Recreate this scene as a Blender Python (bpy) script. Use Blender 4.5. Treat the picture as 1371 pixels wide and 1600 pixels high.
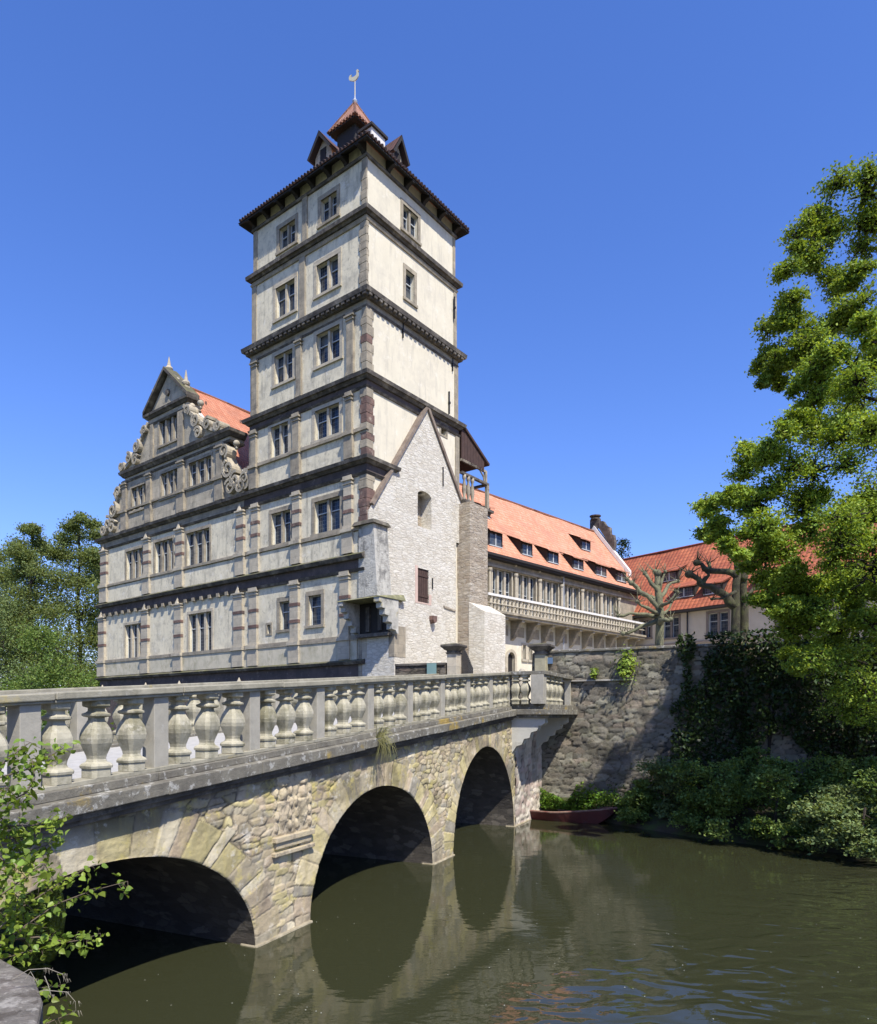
import bpy, math, random
import numpy as np
from mathutils import Vector
R = math.radians
rnd = random.Random(7)
NR = np.random.RandomState(11)
sc = bpy.context.scene
for o in list(bpy.data.objects): bpy.data.objects.remove(o)

# ------------------------------------------------------------------ camera, sky, sun, exposure
H = 3.7                                  # eye height above the water (water is z = 0)
FPX, CX, HY = 1078.0, 685.5, 1118.0      # focal length / principal column / horizon row, in pixels of the 1371x1600 photo
cam_d = bpy.data.cameras.new('camera'); cam = bpy.data.objects.new('camera', cam_d)
sc.collection.objects.link(cam); sc.camera = cam
cam.location = (0, 0, H); cam.rotation_euler = (R(90), 0, 0)
cam_d.sensor_fit = 'VERTICAL'; cam_d.sensor_height = 36; cam_d.lens = FPX/1600*36
cam_d.shift_y = (HY-800)/1600; cam_d.clip_start = .1; cam_d.clip_end = 3000
SUN_AZ, SUN_EL = 154.0, 54.0
wd = bpy.data.worlds.new("World"); sc.world = wd; wd.use_nodes = True
nt = wd.node_tree; bg = nt.nodes['Background']
sky = nt.nodes.new('ShaderNodeTexSky'); sky.sky_type = 'NISHITA'; sky.sun_disc = False
sky.sun_elevation = R(SUN_EL); sky.sun_rotation = R(SUN_AZ)
sky.air_density = 1.15; sky.dust_density = 0.5; sky.ozone_density = 3.5; sky.altitude = 0
hs = nt.nodes.new('ShaderNodeHueSaturation'); hs.inputs['Saturation'].default_value = 1.18
nt.links.new(sky.outputs[0], hs.inputs['Color']); tn = nt.nodes.new('ShaderNodeMix'); tn.data_type = 'RGBA'; tn.blend_type = 'MULTIPLY'; tn.inputs[0].default_value = 1; tn.inputs[7].default_value = (1.15, 1.12, 1.60, 1)
nt.links.new(hs.outputs[0], tn.inputs[6]); nt.links.new(tn.outputs[2], bg.inputs[0])
bg.inputs[1].default_value = 0.097
sl = bpy.data.lights.new('sun', 'SUN'); sun = bpy.data.objects.new('sun', sl); sc.collection.objects.link(sun)
sl.energy = 5.0; sl.angle = R(.5); sl.color = (1, .95, .87)
sd = Vector((math.sin(R(SUN_AZ))*math.cos(R(SUN_EL)), math.cos(R(SUN_AZ))*math.cos(R(SUN_EL)), math.sin(R(SUN_EL))))
sun.rotation_euler = sd.to_track_quat('Z', 'Y').to_euler(); sun.location = (20, -30, 50)
sc.view_settings.view_transform = 'Standard'; sc.view_settings.look = 'None'
sc.view_settings.exposure = 0.6; sc.view_settings.gamma = 1
sc.render.engine = 'CYCLES'

# ------------------------------------------------------------------ helpers
def root(name, label, cat, loc=(0, 0, 0), rz=0, group=None):
    o = bpy.data.objects.new(name, None); sc.collection.objects.link(o)
    o.location = loc; o.rotation_euler = (0, 0, rz); o.empty_display_size = .3
    o['label'] = label; o['category'] = cat
    if group: o['group'] = group
    return o
def tag(o, label, cat, group=None, kind=None):
    o['label'] = label; o['category'] = cat
    if group: o['group'] = group
    if kind: o['kind'] = kind
    return o
def sag(p, k=.05): return k*(math.sin(p[0]*.9+p[1]*.37)*math.cos(p[1]*.71-p[0]*.2)+.5*math.sin(p[0]*2.1+p[1]*1.3))
class MB:
    def __init__(s): s.v = []; s.f = []; s.m = []; s.uv = []; s.c = None
    def add(s, vs, fs, mi=0, uvs=None):
        n = len(s.v); s.v += [tuple(p) for p in vs]
        for i, f in enumerate(fs):
            s.f.append(tuple(n+k for k in f)); s.m.append(mi)
            s.uv.append(uvs[i] if uvs else None)
        return s
    def box(s, x0, x1, y0, y1, z0, z1, mi=0):
        x0, x1 = sorted((x0, x1)); y0, y1 = sorted((y0, y1)); z0, z1 = sorted((z0, z1))
        return s.add([(x0,y0,z0),(x1,y0,z0),(x1,y1,z0),(x0,y1,z0),(x0,y0,z1),(x1,y0,z1),(x1,y1,z1),(x0,y1,z1)],
            [(0,3,2,1),(4,5,6,7),(0,1,5,4),(1,2,6,5),(2,3,7,6),(3,0,4,7)], mi)
    def hexa(s, p, mi=0):      # 8 points, bottom ring then top ring
        return s.add(p, [(0,3,2,1),(4,5,6,7),(0,1,5,4),(1,2,6,5),(2,3,7,6),(3,0,4,7)], mi)
    def slab(s, x0, x1, y0, y1, z0, z1, pb, pt, mi=0):   # p = projections (x-,x+,y-,y+)
        if not isinstance(pb, tuple): pb = (pb,)*4
        if not isinstance(pt, tuple): pt = (pt,)*4
        b = [(x0-pb[0],y0-pb[2],z0),(x1+pb[1],y0-pb[2],z0),(x1+pb[1],y1+pb[3],z0),(x0-pb[0],y1+pb[3],z0)]
        t = [(x0-pt[0],y0-pt[2],z1),(x1+pt[1],y0-pt[2],z1),(x1+pt[1],y1+pt[3],z1),(x0-pt[0],y1+pt[3],z1)]
        return s.hexa(b+t, mi)
    def fbox(s, F, s0, s1, z0, z1, o0, o1, mi=0):
        P = F.pt
        return s.hexa([P(s0,z0,o0),P(s1,z0,o0),P(s1,z0,o1),P(s0,z0,o1),P(s0,z1,o0),P(s1,z1,o0),P(s1,z1,o1),P(s0,z1,o1)], mi)
    def fprism(s, F, poly, o0, o1, mi=0):   # poly of (s,z) extruded from o0 to o1
        n = len(poly)
        vs = [F.pt(a, z, o0) for a, z in poly]+[F.pt(a, z, o1) for a, z in poly]
        return s.add(vs, [tuple(range(n))[::-1], tuple(range(n, 2*n))]+[(i, (i+1) % n, n+(i+1) % n, n+i) for i in range(n)], mi)
    def tube(s, pts, rad, n=6, mi=0, cap=True):
        pts = [Vector(p) for p in pts]
        if not isinstance(rad, (list, tuple)): rad = [rad]*len(pts)
        base = len(s.v); a = None
        for i, p in enumerate(pts):
            d = (pts[min(i+1, len(pts)-1)]-pts[max(i-1, 0)]).normalized()
            if a is None: a = d.orthogonal().normalized()
            a = (a-d*a.dot(d)); a = a.normalized() if a.length > 1e-5 else d.orthogonal().normalized()
            b = d.cross(a)
            for k in range(n):
                t = 2*math.pi*k/n
                s.v.append(tuple(p+(a*math.cos(t)+b*math.sin(t))*rad[i]))
        for i in range(len(pts)-1):
            for k in range(n):
                s.f.append((base+i*n+k, base+i*n+(k+1) % n, base+(i+1)*n+(k+1) % n, base+(i+1)*n+k)); s.m.append(mi); s.uv.append(None)
        if cap:
            s.f.append(tuple(base+k for k in range(n))[::-1]); s.m.append(mi); s.uv.append(None)
            e = base+(len(pts)-1)*n; s.f.append(tuple(e+k for k in range(n))); s.m.append(mi); s.uv.append(None)
        return s
    def lathe(s, prof, n=12, c=(0, 0, 0), rot=0, sq=None, mi=0, sy=1):
        # prof list of (r,z); sq list of n-multipliers
        base = len(s.v)
        for r, z in prof:
            for k in range(n):
                t = 2*math.pi*k/n+rot; q = sq[k] if sq else 1
                s.v.append((c[0]+r*q*math.cos(t), c[1]+r*q*math.sin(t)*sy, c[2]+z))
        for i in range(len(prof)-1):
            for k in range(n):
                s.f.append((base+i*n+k, base+i*n+(k+1) % n, base+(i+1)*n+(k+1) % n, base+(i+1)*n+k)); s.m.append(mi); s.uv.append(None)
        s.f.append(tuple(base+k for k in range(n))[::-1]); s.m.append(mi); s.uv.append(None)
        e = base+(len(prof)-1)*n; s.f.append(tuple(e+k for k in range(n))); s.m.append(mi); s.uv.append(None)
        return s
    def uvq(s, p0, p1, p2, p3, mi=0, uo=0):     # roof quad: p0-p1 along the eave, p3-p2 the ridge
        a = Vector(p0); e = (Vector(p1)-a).normalized()
        nrm = (Vector(p1)-a).cross(Vector(p3)-a).normalized(); up = nrm.cross(e)
        uvs = [((Vector(p)-a).dot(e)+uo, (Vector(p)-a).dot(up)) for p in (p0, p1, p2, p3)]
        return s.add([p0, p1, p2, p3], [(0, 1, 2, 3)], mi, [uvs])
    def uvgrid(s, p0, p1, p2, p3, nx=40, ny=8, k=.045):     # a roof slope with the slight sag of old rafters
        a = Vector(p0); e = (Vector(p1)-a).normalized(); nrm = (Vector(p1)-a).cross(Vector(p3)-a).normalized(); up = nrm.cross(e)
        q = [Vector(x) for x in (p0, p1, p2, p3)]; base = len(s.v); uv = []
        for j in range(ny+1):
            for i in range(nx+1):
                p = q[0].lerp(q[1], i/nx).lerp(q[3].lerp(q[2], i/nx), j/ny); d = sag(p, k)*(1 if 0 < j else .5); uv.append(((p-a).dot(e), (p-a).dot(up))); p = p+Vector((0, 0, d)); s.v.append(tuple(p))
        for j in range(ny):
            for i in range(nx):
                f = [j*(nx+1)+i, j*(nx+1)+i+1, (j+1)*(nx+1)+i+1, (j+1)*(nx+1)+i]; s.f.append(tuple(base+x for x in f)); s.m.append(0); s.uv.append([uv[x] for x in f])
        return s
    def build(s, name, mats, parent=None, smooth=False, bevel=0, cols=None):
        me = bpy.data.meshes.new(name); me.from_pydata([tuple(p) for p in s.v], [], s.f)
        if not isinstance(mats, (list, tuple)): mats = [mats]
        for m in mats: me.materials.append(m)
        if len(mats) > 1: me.polygons.foreach_set('material_index', s.m)
        if any(s.uv):
            ul = me.uv_layers.new(name='UVMap'); k = 0
            for i, f in enumerate(s.f):
                for j in range(len(f)):
                    if s.uv[i]: ul.data[k].uv = s.uv[i][j]
                    k += 1
        if smooth: me.polygons.foreach_set('use_smooth', [True]*len(s.f))
        if cols is not None:
            ca = me.color_attributes.new('Col', 'FLOAT_COLOR', 'POINT')
            ca.data.foreach_set('color', np.asarray(cols, dtype=np.float32).ravel())
        me.update()
        o = bpy.data.objects.new(name, me); sc.collection.objects.link(o)
        if parent: o.parent = parent
        if bevel:
            b = o.modifiers.new('bevel', 'BEVEL'); b.width = bevel; b.segments = 2; b.limit_method = 'ANGLE'; b.angle_limit = R(40)
        return o
def ray(px, py, depth):
    return Vector(((px-CX)/FPX*depth, depth, H+(HY-py)/FPX*depth))
class Face:
    """vertical plane in a building's local frame: origin O, direction e, outward normal n"""
    def __init__(s, rt, O, e, n):
        s.O = Vector((O[0], O[1])); s.e = Vector(e).normalized(); s.n = Vector(n).normalized()
        s.c = math.cos(rt.rotation_euler.z); s.k = math.sin(rt.rotation_euler.z); s.L = Vector((rt.location.x, rt.location.y)); s.z0 = rt.location.z
    def rot(s, v): return Vector((v.x*s.c-v.y*s.k, v.x*s.k+v.y*s.c))
    def pt(s, a, z, o=0):
        p = s.O+s.e*a+s.n*o; return (p.x, p.y, z)
    def S(s, px, o=0):       # distance along the plane at which the photo's column px meets it
        r = (px-CX)/FPX; W = s.L+s.rot(s.O+s.n*o); E = s.rot(s.e)
        return (W.x-r*W.y)/(r*E.y-E.x)
    def Z(s, px, py, o=0):
        a = s.S(px, o); W = s.L+s.rot(s.O+s.n*o)+s.rot(s.e)*a
        return H-s.z0+(HY-py)/FPX*W.y
    def at(s, px, py, o=0): return s.S(px, o), s.Z(px, py, o)
def wall_panel(mb, F, s0, s1, z0, z1, holes=(), depth=.35, o=0, mi=0, inside=None):
    ss = sorted({s0, s1}|{h[0] for h in holes}|{h[1] for h in holes}); zs = sorted({z0, z1}|{h[2] for h in holes}|{h[3] for h in holes})
    ss = [a for a in ss if s0 <= a <= s1]; zs = [a for a in zs if z0 <= a <= z1]
    for i in range(len(ss)-1):
        for j in range(len(zs)-1):
            cs, cz = (ss[i]+ss[i+1])/2, (zs[j]+zs[j+1])/2
            if any(h[0] < cs < h[1] and h[2] < cz < h[3] for h in holes): continue
            mb.add([F.pt(ss[i],zs[j],o),F.pt(ss[i+1],zs[j],o),F.pt(ss[i+1],zs[j+1],o),F.pt(ss[i],zs[j+1],o)], [(0,1,2,3)], mi)
    for h in holes:
        a, b, c, d = h[:4]
        q = [(a,c),(b,c),(b,d),(a,d)]
        for i in range(4):
            p, r = q[i], q[(i+1) % 4]
            mb.add([F.pt(p[0],p[1],o),F.pt(r[0],r[1],o),F.pt(r[0],r[1],o-depth),F.pt(p[0],p[1],o-depth)], [(0,1,2,3)], mi)

# ------------------------------------------------------------------ materials
def newmat(name):
    m = bpy.data.materials.new(name); m.use_nodes = True; t = m.node_tree
    b = t.nodes['Principled BSDF']; return m, t, b
def N(t, ty, **kw):
    n = t.nodes.new(ty)
    for k, v in kw.items():
        if k in n.inputs: n.inputs[k].default_value = v
        else: setattr(n, k, v)
    return n
def col(c): return (c[0], c[1], c[2], 1)
def mixc(t, fac, a, b, blend='MIX'):
    n = t.nodes.new('ShaderNodeMix'); n.data_type = 'RGBA'; n.blend_type = blend; n.clamp_factor = True
    for i, v in ((0, fac), (6, a), (7, b)):
        if isinstance(v, bpy.types.NodeSocket): t.links.new(v, n.inputs[i])
        else: n.inputs[i].default_value = col(v) if i else v
    return n.outputs[2]
def ramp(t, src, p0, p1):
    n = t.nodes.new('ShaderNodeMapRange'); n.inputs['From Min'].default_value = p0; n.inputs['From Max'].default_value = p1
    t.links.new(src, n.inputs['Value']); return n.outputs[0]
RANDC = [0]
def coords(t, sc_=(1, 1, 1), off=(0, 0, 0), kind='Object'):
    tc = t.nodes.new('ShaderNodeTexCoord'); mp = t.nodes.new('ShaderNodeMapping')
    if RANDC[0]:        # every copy wears its own stains
        oi = t.nodes.new('ShaderNodeObjectInfo'); ml = t.nodes.new('ShaderNodeMath'); ml.operation = 'MULTIPLY'; ml.inputs[1].default_value = 37; t.links.new(oi.outputs['Random'], ml.inputs[0])
        va = t.nodes.new('ShaderNodeVectorMath'); t.links.new(tc.outputs[kind], va.inputs[0]); t.links.new(ml.outputs[0], va.inputs[1]); mp.inputs['Scale'].default_value = sc_; mp.inputs['Location'].default_value = off; t.links.new(va.outputs[0], mp.inputs['Vector']); return mp.outputs[0]
    mp.inputs['Scale'].default_value = sc_; mp.inputs['Location'].default_value = off
    t.links.new(tc.outputs[kind], mp.inputs['Vector']); return mp.outputs[0]
def noise(t, vec, scale, detail=6, rough=.6, dist=0):
    n = N(t, 'ShaderNodeTexNoise', Scale=scale, Detail=detail, Roughness=rough, Distortion=dist)
    t.links.new(vec, n.inputs['Vector']); return n.outputs['Fac']
def bump(t, b, h, strength, dist=.05, prev=None):
    n = t.nodes.new('ShaderNodeBump'); n.inputs['Strength'].default_value = strength; n.inputs['Distance'].default_value = dist
    t.links.new(h, n.inputs['Height'])
    if prev: t.links.new(prev, n.inputs['Normal'])
    t.links.new(n.outputs[0], b.inputs['Normal']); return n.outputs[0]
def stone(name, c1, c2, scale=2.0, stains=(), bscale=14, bstr=.35, rough=.9, streak=0, streakc=(.08,.08,.07), attr=False, blocks=None, bdist=.03, topmoss=None):
    m, t, b = newmat(name); v = coords(t)
    c = mixc(t, ramp(t, noise(t, v, scale, 8, .65), .3, .7), c1, c2)
    if blocks:      # ashlar joints: (width, height, strength)
        sx = t.nodes.new('ShaderNodeSeparateXYZ'); t.links.new(v, sx.inputs[0])
        ad = N(t, 'ShaderNodeMath', operation='ADD'); t.links.new(sx.outputs[0], ad.inputs[0]); t.links.new(sx.outputs[1], ad.inputs[1])
        cb = t.nodes.new('ShaderNodeCombineXYZ'); t.links.new(ad.outputs[0], cb.inputs[0]); t.links.new(sx.outputs[2], cb.inputs[1])
        br = N(t, 'ShaderNodeTexBrick', Scale=1.0); br.inputs['Mortar Size'].default_value = .012; br.inputs['Brick Width'].default_value = blocks[0]; br.inputs['Row Height'].default_value = blocks[1]
        br.inputs['Color1'].default_value = (.75,.75,.75,1); br.inputs['Color2'].default_value = (1.15,1.1,1.05,1); br.inputs['Mortar'].default_value = (.6,.6,.6,1)
        t.links.new(cb.outputs[0], br.inputs[0])
        c = mixc(t, blocks[2], c, br.outputs[0], 'MULTIPLY')
    if attr:
        a = N(t, 'ShaderNodeVertexColor', layer_name='Col'); c = mixc(t, 1.0, c, a.outputs[0], 'MULTIPLY')
    if streak:
        vs = coords(t, (1, 1, .16), (3, 1, 0))
        c = mixc(t, ramp(t, noise(t, vs, 3.4, 9, .72), .52, .72), c, mixc(t, streak, c, streakc))
    for i, (sc_, lo, hi, cc, am) in enumerate(stains):
        vv = coords(t, (1, 1, 1), (i*7.3+2, i*3.1, i))
        f = N(t, 'ShaderNodeMath', operation='MULTIPLY'); t.links.new(ramp(t, noise(t, vv, sc_, 9, .7), lo, hi), f.inputs[0]); f.inputs[1].default_value = am
        c = mixc(t, f.outputs[0], c, cc)
    if topmoss:     # growth where a surface faces the sky
        g = t.nodes.new('ShaderNodeNewGeometry'); sz = t.nodes.new('ShaderNodeSeparateXYZ'); t.links.new(g.outputs['Normal'], sz.inputs[0])
        f = N(t, 'ShaderNodeMath', operation='MULTIPLY'); t.links.new(ramp(t, sz.outputs[2], .3, .8), f.inputs[0]); t.links.new(ramp(t, noise(t, coords(t, off=(9,9,9)), 2.2, 8, .7), .4, .6), f.inputs[1])
        c = mixc(t, f.outputs[0], c, topmoss)
    t.links.new(c, b.inputs['Base Color']); b.inputs['Roughness'].default_value = rough; b.inputs['Specular IOR Level'].default_value = .25
    bump(t, b, noise(t, v, bscale, 9, .72), bstr, bdist)
    return m
def rubble(name, cols, mortar, cell=(2.2, 2.2, 4.5), bstr=.8, stains=(), dist=.08, edge=.08):
    m, t, b = newmat(name); v = coords(t, cell); wob = N(t, 'ShaderNodeTexNoise', Scale=2.5, Detail=3)
    t.links.new(v, wob.inputs['Vector'])
    va = t.nodes.new('ShaderNodeVectorMath'); va.operation = 'MULTIPLY_ADD'; va.inputs[1].default_value = (.55, .55, .55)
    t.links.new(wob.outputs['Color'], va.inputs[0]); t.links.new(v, va.inputs[2])
    ve = N(t, 'ShaderNodeTexVoronoi', feature='DISTANCE_TO_EDGE', Scale=1.0); vc = N(t, 'ShaderNodeTexVoronoi', Scale=1.0)
    t.links.new(va.outputs[0], ve.inputs['Vector']); t.links.new(va.outputs[0], vc.inputs['Vector'])
    sp = t.nodes.new('ShaderNodeSeparateColor'); t.links.new(vc.outputs['Color'], sp.inputs[0])
    cr = t.nodes.new('ShaderNodeValToRGB'); e = cr.color_ramp.elements
    e[0].position = 0; e[0].color = col(cols[0]); e[1].position = 1; e[1].color = col(cols[-1])
    for i in range(1, len(cols)-1): e.new(i/(len(cols)-1)).color = col(cols[i])
    t.links.new(sp.outputs[0], cr.inputs[0])
    v2 = coords(t); c = mixc(t, ramp(t, noise(t, v2, 3, 9, .7), .2, .8), cr.outputs[0], (.5, .5, .5), 'OVERLAY')
    c = mixc(t, ramp(t, ve.outputs[0], 0, edge), mortar, c)
    for i, (sc_, lo, hi, cc, am) in enumerate(stains):
        vv = coords(t, (1, 1, 1), (i*5.3+2, i*3.1, i))
        f = N(t, 'ShaderNodeMath', operation='MULTIPLY'); t.links.new(ramp(t, noise(t, vv, sc_, 9, .7), lo, hi), f.inputs[0]); f.inputs[1].default_value = am
        c = mixc(t, f.outputs[0], c, cc)
    t.links.new(c, b.inputs['Base Color']); b.inputs['Roughness'].default_value = .92; b.inputs['Specular IOR Level'].default_value = .2
    p = bump(t, b, ramp(t, ve.outputs[0], 0, .3), bstr, dist); bump(t, b, noise(t, coords(t, (.8,.8,2.6)), 5.5, 10, .85), 1, dist*1.6, p)
    return m
def plain(name, c, rough=.6, metal=0, spec=.4, nz=0):
    m, t, b = newmat(name)
    if nz: t.links.new(mixc(t, ramp(t, noise(t, coords(t), nz, 6), .3, .7), c, tuple(x*.6 for x in c)), b.inputs['Base Color'])
    else: b.inputs['Base Color'].default_value = col(c)
    b.inputs['Roughness'].default_value = rough; b.inputs['Metallic'].default_value = metal; b.inputs['Specular IOR Level'].default_value = spec
    return m
def tiles(name, c1, c2, row=.34, wid=.25, dirt=(.10,.05,.035), bs=.9):
    m, t, b = newmat(name); tc = t.nodes.new('ShaderNodeTexCoord'); s = t.nodes.new('ShaderNodeSeparateXYZ'); t.links.new(tc.outputs['UV'], s.inputs[0])
    def mth(op, a, bb=None):
        n = N(t, 'ShaderNodeMath', operation=op)
        for i, x in enumerate((a, bb)):
            if x is None: continue
            if isinstance(x, bpy.types.NodeSocket): t.links.new(x, n.inputs[i])
            else: n.inputs[i].default_value = x
        return n.outputs[0]
    u = mth('DIVIDE', s.outputs[0], wid); v = mth('DIVIDE', s.outputs[1], row)
    wn = N(t, 'ShaderNodeTexWhiteNoise', noise_dimensions='2D'); cb = t.nodes.new('ShaderNodeCombineXYZ')
    t.links.new(mth('FLOOR', u), cb.inputs[0]); t.links.new(mth('FLOOR', v), cb.inputs[1]); t.links.new(cb.outputs[0], wn.inputs['Vector'])
    c = mixc(t, wn.outputs['Value'], c1, c2)
    c = mixc(t, ramp(t, noise(t, coords(t, (1, 1, 1)), .7, 8, .65), .44, .74), c, tuple((a+q)/2 for a, q in zip(c2, dirt)))
    c = mixc(t, ramp(t, noise(t, coords(t, (1, 1, 1), (5, 5, 5)), 2.6, 9, .7), .58, .72), c, tuple(q*1.3+.03 for q in dirt))
    fv = mth('FRACT', v); c = mixc(t, ramp(t, fv, .13, .0), c, dirt)
    sn = mth('ABSOLUTE', mth('SINE', mth('MULTIPLY', u, math.pi))); c = mixc(t, ramp(t, sn, .28, 0), c, tuple(x*1.6 for x in dirt))
    t.links.new(c, b.inputs['Base Color']); b.inputs['Roughness'].default_value = .8; b.inputs['Specular IOR Level'].default_value = .25
    h = mth('ADD', mth('MULTIPLY', mth('SUBTRACT', 1.0, fv), .6), mth('MULTIPLY', sn, .6)); bump(t, b, h, bs, .06)
    return m
def leafmat(name, c1, c2, trans=.45, rough=.55):
    m, t, b = newmat(name); a = N(t, 'ShaderNodeVertexColor', layer_name='Col')
    c = mixc(t, 1.0, mixc(t, ramp(t, noise(t, coords(t), 1.2, 3), .35, .65), c1, c2), a.outputs[0], 'MULTIPLY')
    t.links.new(c, b.inputs['Base Color']); b.inputs['Roughness'].default_value = rough; b.inputs['Specular IOR Level'].default_value = .22
    tr = t.nodes.new('ShaderNodeBsdfTranslucent'); mx = t.nodes.new('ShaderNodeMixShader'); mx.inputs[0].default_value = trans
    c2_ = mixc(t, 1.0, c, (1.25, 1.15, .5), 'MULTIPLY'); t.links.new(c2_, tr.inputs[0])
    t.links.new(b.outputs[0], mx.inputs[1]); t.links.new(tr.outputs[0], mx.inputs[2]); t.links.new(mx.outputs[0], t.nodes['Material Output'].inputs[0])
    return m
GREY = (.30,.28,.23); DK = (.045,.04,.034)
mPl = stone('plaster_front', (.67,.605,.44), (.58,.52,.375), 1.3, [(1.1,.47,.68,(.31,.285,.225),.7), (5,.55,.68,(.20,.185,.15),.6), (2.2,.58,.63,(.66,.62,.52),.6)], 22, .3, streak=.85, streakc=(.20,.19,.15))
mPlR = stone('plaster_side', (.63,.575,.435), (.56,.51,.385), 1.0, [(.7,.5,.75,(.43,.395,.315),.6), (4,.58,.7,(.38,.35,.28),.45), (1.6,.58,.62,(.65,.61,.51),.5)], 18, .4, streak=.6, streakc=(.33,.305,.25))
mDS = stone('dark_sandstone', (.12,.105,.085), (.04,.036,.032), 2.5, [(1.5,.5,.66,(.27,.24,.19),.7)], 16, .5, topmoss=(.10,.10,.04))
mGS = stone('grey_sandstone', (.37,.325,.24), (.21,.185,.14), 2.2, [(1.3,.55,.7,(.09,.08,.07),.75), (3,.6,.7,(.42,.37,.27),.5)], 18, .4, blocks=(.7,.42,.6), streak=.5)
mWS = stone('warm_sandstone', (.47,.42,.315), (.34,.305,.235), 2.4, [(1.5,.56,.7,(.14,.12,.10),.7), (2.4,.6,.7,(.46,.33,.18),.6)], 18, .4, blocks=(.9,.36,.5))
mRS = stone('red_sandstone', (.20,.125,.10), (.12,.08,.067), 3, [(2,.5,.66,(.07,.055,.05),.8), (2.6,.56,.66,(.36,.29,.22),.7)], 18, .5, blocks=(1.3,.42,.9))
mFr = stone('frieze_stone', (.12,.095,.083), (.06,.05,.047), 1.6, [(3,.58,.66,(.24,.21,.18),.6)], 18, .4, blocks=(.8,2.2,.6))
mGable = stone('gable_stone', (.46,.41,.31), (.32,.285,.21), 1.6, [(1.1,.52,.7,(.08,.075,.065),.7), (2,.6,.72,(.38,.34,.25),.6)], 16, .45, blocks=(.9,.38,.55), streak=.5, streakc=(.09,.09,.07))
mPlM = stone('mossy_plaster', (.56,.50,.37), (.40,.37,.27), 1.6, [(1.4,.5,.68,(.22,.20,.11),.6), (4,.58,.7,(.24,.22,.17),.5)], 18, .4, streak=.5, streakc=(.16,.15,.10))
mRub = rubble('whitewashed_rubble', [(.64,.60,.50),(.69,.65,.55),(.58,.53,.43),(.68,.64,.54)], (.50,.46,.37), (2.3,2.3,6.5), .28, [(1.2,.54,.68,(.40,.34,.25),.55), (3.5,.6,.7,(.33,.28,.21),.5), (.9,.5,.66,(.70,.665,.57),.75)], .06, .16)
mBut = rubble('tan_rubble', [(.50,.42,.31),(.42,.34,.25),(.56,.49,.38),(.36,.30,.23)], (.44,.38,.29), (2.2,2.2,6.5), .9, [(1.0,.56,.7,(.60,.56,.47),.7), (1.5,.6,.72,(.16,.14,.10),.6)], .08, .06)
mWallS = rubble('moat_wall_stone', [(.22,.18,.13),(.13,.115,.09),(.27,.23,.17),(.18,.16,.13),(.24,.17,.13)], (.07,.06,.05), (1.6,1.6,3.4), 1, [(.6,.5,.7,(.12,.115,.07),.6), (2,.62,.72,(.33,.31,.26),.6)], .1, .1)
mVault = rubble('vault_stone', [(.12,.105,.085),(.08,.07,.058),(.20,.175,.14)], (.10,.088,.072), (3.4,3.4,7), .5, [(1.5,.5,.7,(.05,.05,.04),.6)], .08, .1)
mGlass, _t, _b = newmat('window_glass')
_v = coords(_t); _s = _t.nodes.new('ShaderNodeSeparateXYZ'); _t.links.new(_v, _s.inputs[0]); _a = N(_t, 'ShaderNodeMath', operation='ADD'); _t.links.new(_s.outputs[0], _a.inputs[0]); _t.links.new(_s.outputs[1], _a.inputs[1])
_c = _t.nodes.new('ShaderNodeCombineXYZ'); _t.links.new(_a.outputs[0], _c.inputs[0]); _t.links.new(_s.outputs[2], _c.inputs[1])
_br = N(_t, 'ShaderNodeTexBrick', Scale=1.0); _br.offset = 0; _br.inputs['Mortar Size'].default_value = .012; _br.inputs['Brick Width'].default_value = .16; _br.inputs['Row Height'].default_value = .2
_br.inputs['Color1'].default_value = (.010,.016,.028,1); _br.inputs['Color2'].default_value = (.022,.036,.06,1); _br.inputs['Mortar'].default_value = (.10,.11,.12,1)
_t.links.new(_c.outputs[0], _br.inputs[0]); _t.links.new(mixc(_t, ramp(_t, noise(_t, _v, .9, 2), .5, .62), _br.outputs[0], (.10,.105,.10)), _b.inputs['Base Color']); _b.inputs['Roughness'].default_value = .12; _b.inputs['Specular IOR Level'].default_value = .32
bump(_t, _b, noise(_t, _v, 5, 2), .25, .02)
mFrame = plain('window_frame_paint', (.42,.44,.43), .6)
mWood = stone('brown_wood', (.075,.045,.035), (.045,.028,.024), 3, (), 20, .3, streak=.4, streakc=(.03,.02,.018))
mBlack = plain('black_wood', (.02,.017,.015), .8)
mTile = tiles('red_roof_tiles', (.40,.15,.08), (.47,.215,.125), dirt=(.16,.06,.04))
mTileR = tiles('orange_roof_tiles', (.50,.215,.12), (.58,.29,.185), .30, .22, (.20,.085,.05), 1.0)
mTileC = tiles('court_roof_tiles', (.40,.13,.06), (.30,.085,.042), .40, .34, (.10,.035,.025), 1.0)
mTileD = tiles('dark_eaves_tiles', (.13,.06,.045), (.085,.045,.035), dirt=(.03,.02,.018))
mWhite = stone('white_render', (.64,.62,.58), (.55,.53,.49), 2, [(2,.6,.7,(.4,.38,.34),.5)])
mIron = plain('iron', (.03,.03,.032), .5, .6)
mGold = plain('gilded_metal', (.58,.52,.34), .35, .3)
mLead = plain('lead', (.35,.36,.37), .5, .3)
mRail = stone('balustrade_stone', (.34,.315,.235), (.20,.185,.135), 3, [(1.6,.53,.7,(.10,.095,.07),.75), (3.5,.6,.7,(.42,.40,.33),.6), (1.1,.63,.70,(.40,.30,.05),.45)], 30, .45, streak=.5, streakc=(.11,.105,.08), bdist=.02)
RANDC[0] = 1
mBal = stone('baluster_stone', (.44,.405,.30), (.28,.26,.185), 5, [(2.2,.48,.62,(.13,.12,.065),.75), (5,.57,.66,(.46,.43,.34),.7)], 30, .4, streak=.7, streakc=(.13,.125,.085), bdist=.02)
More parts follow.
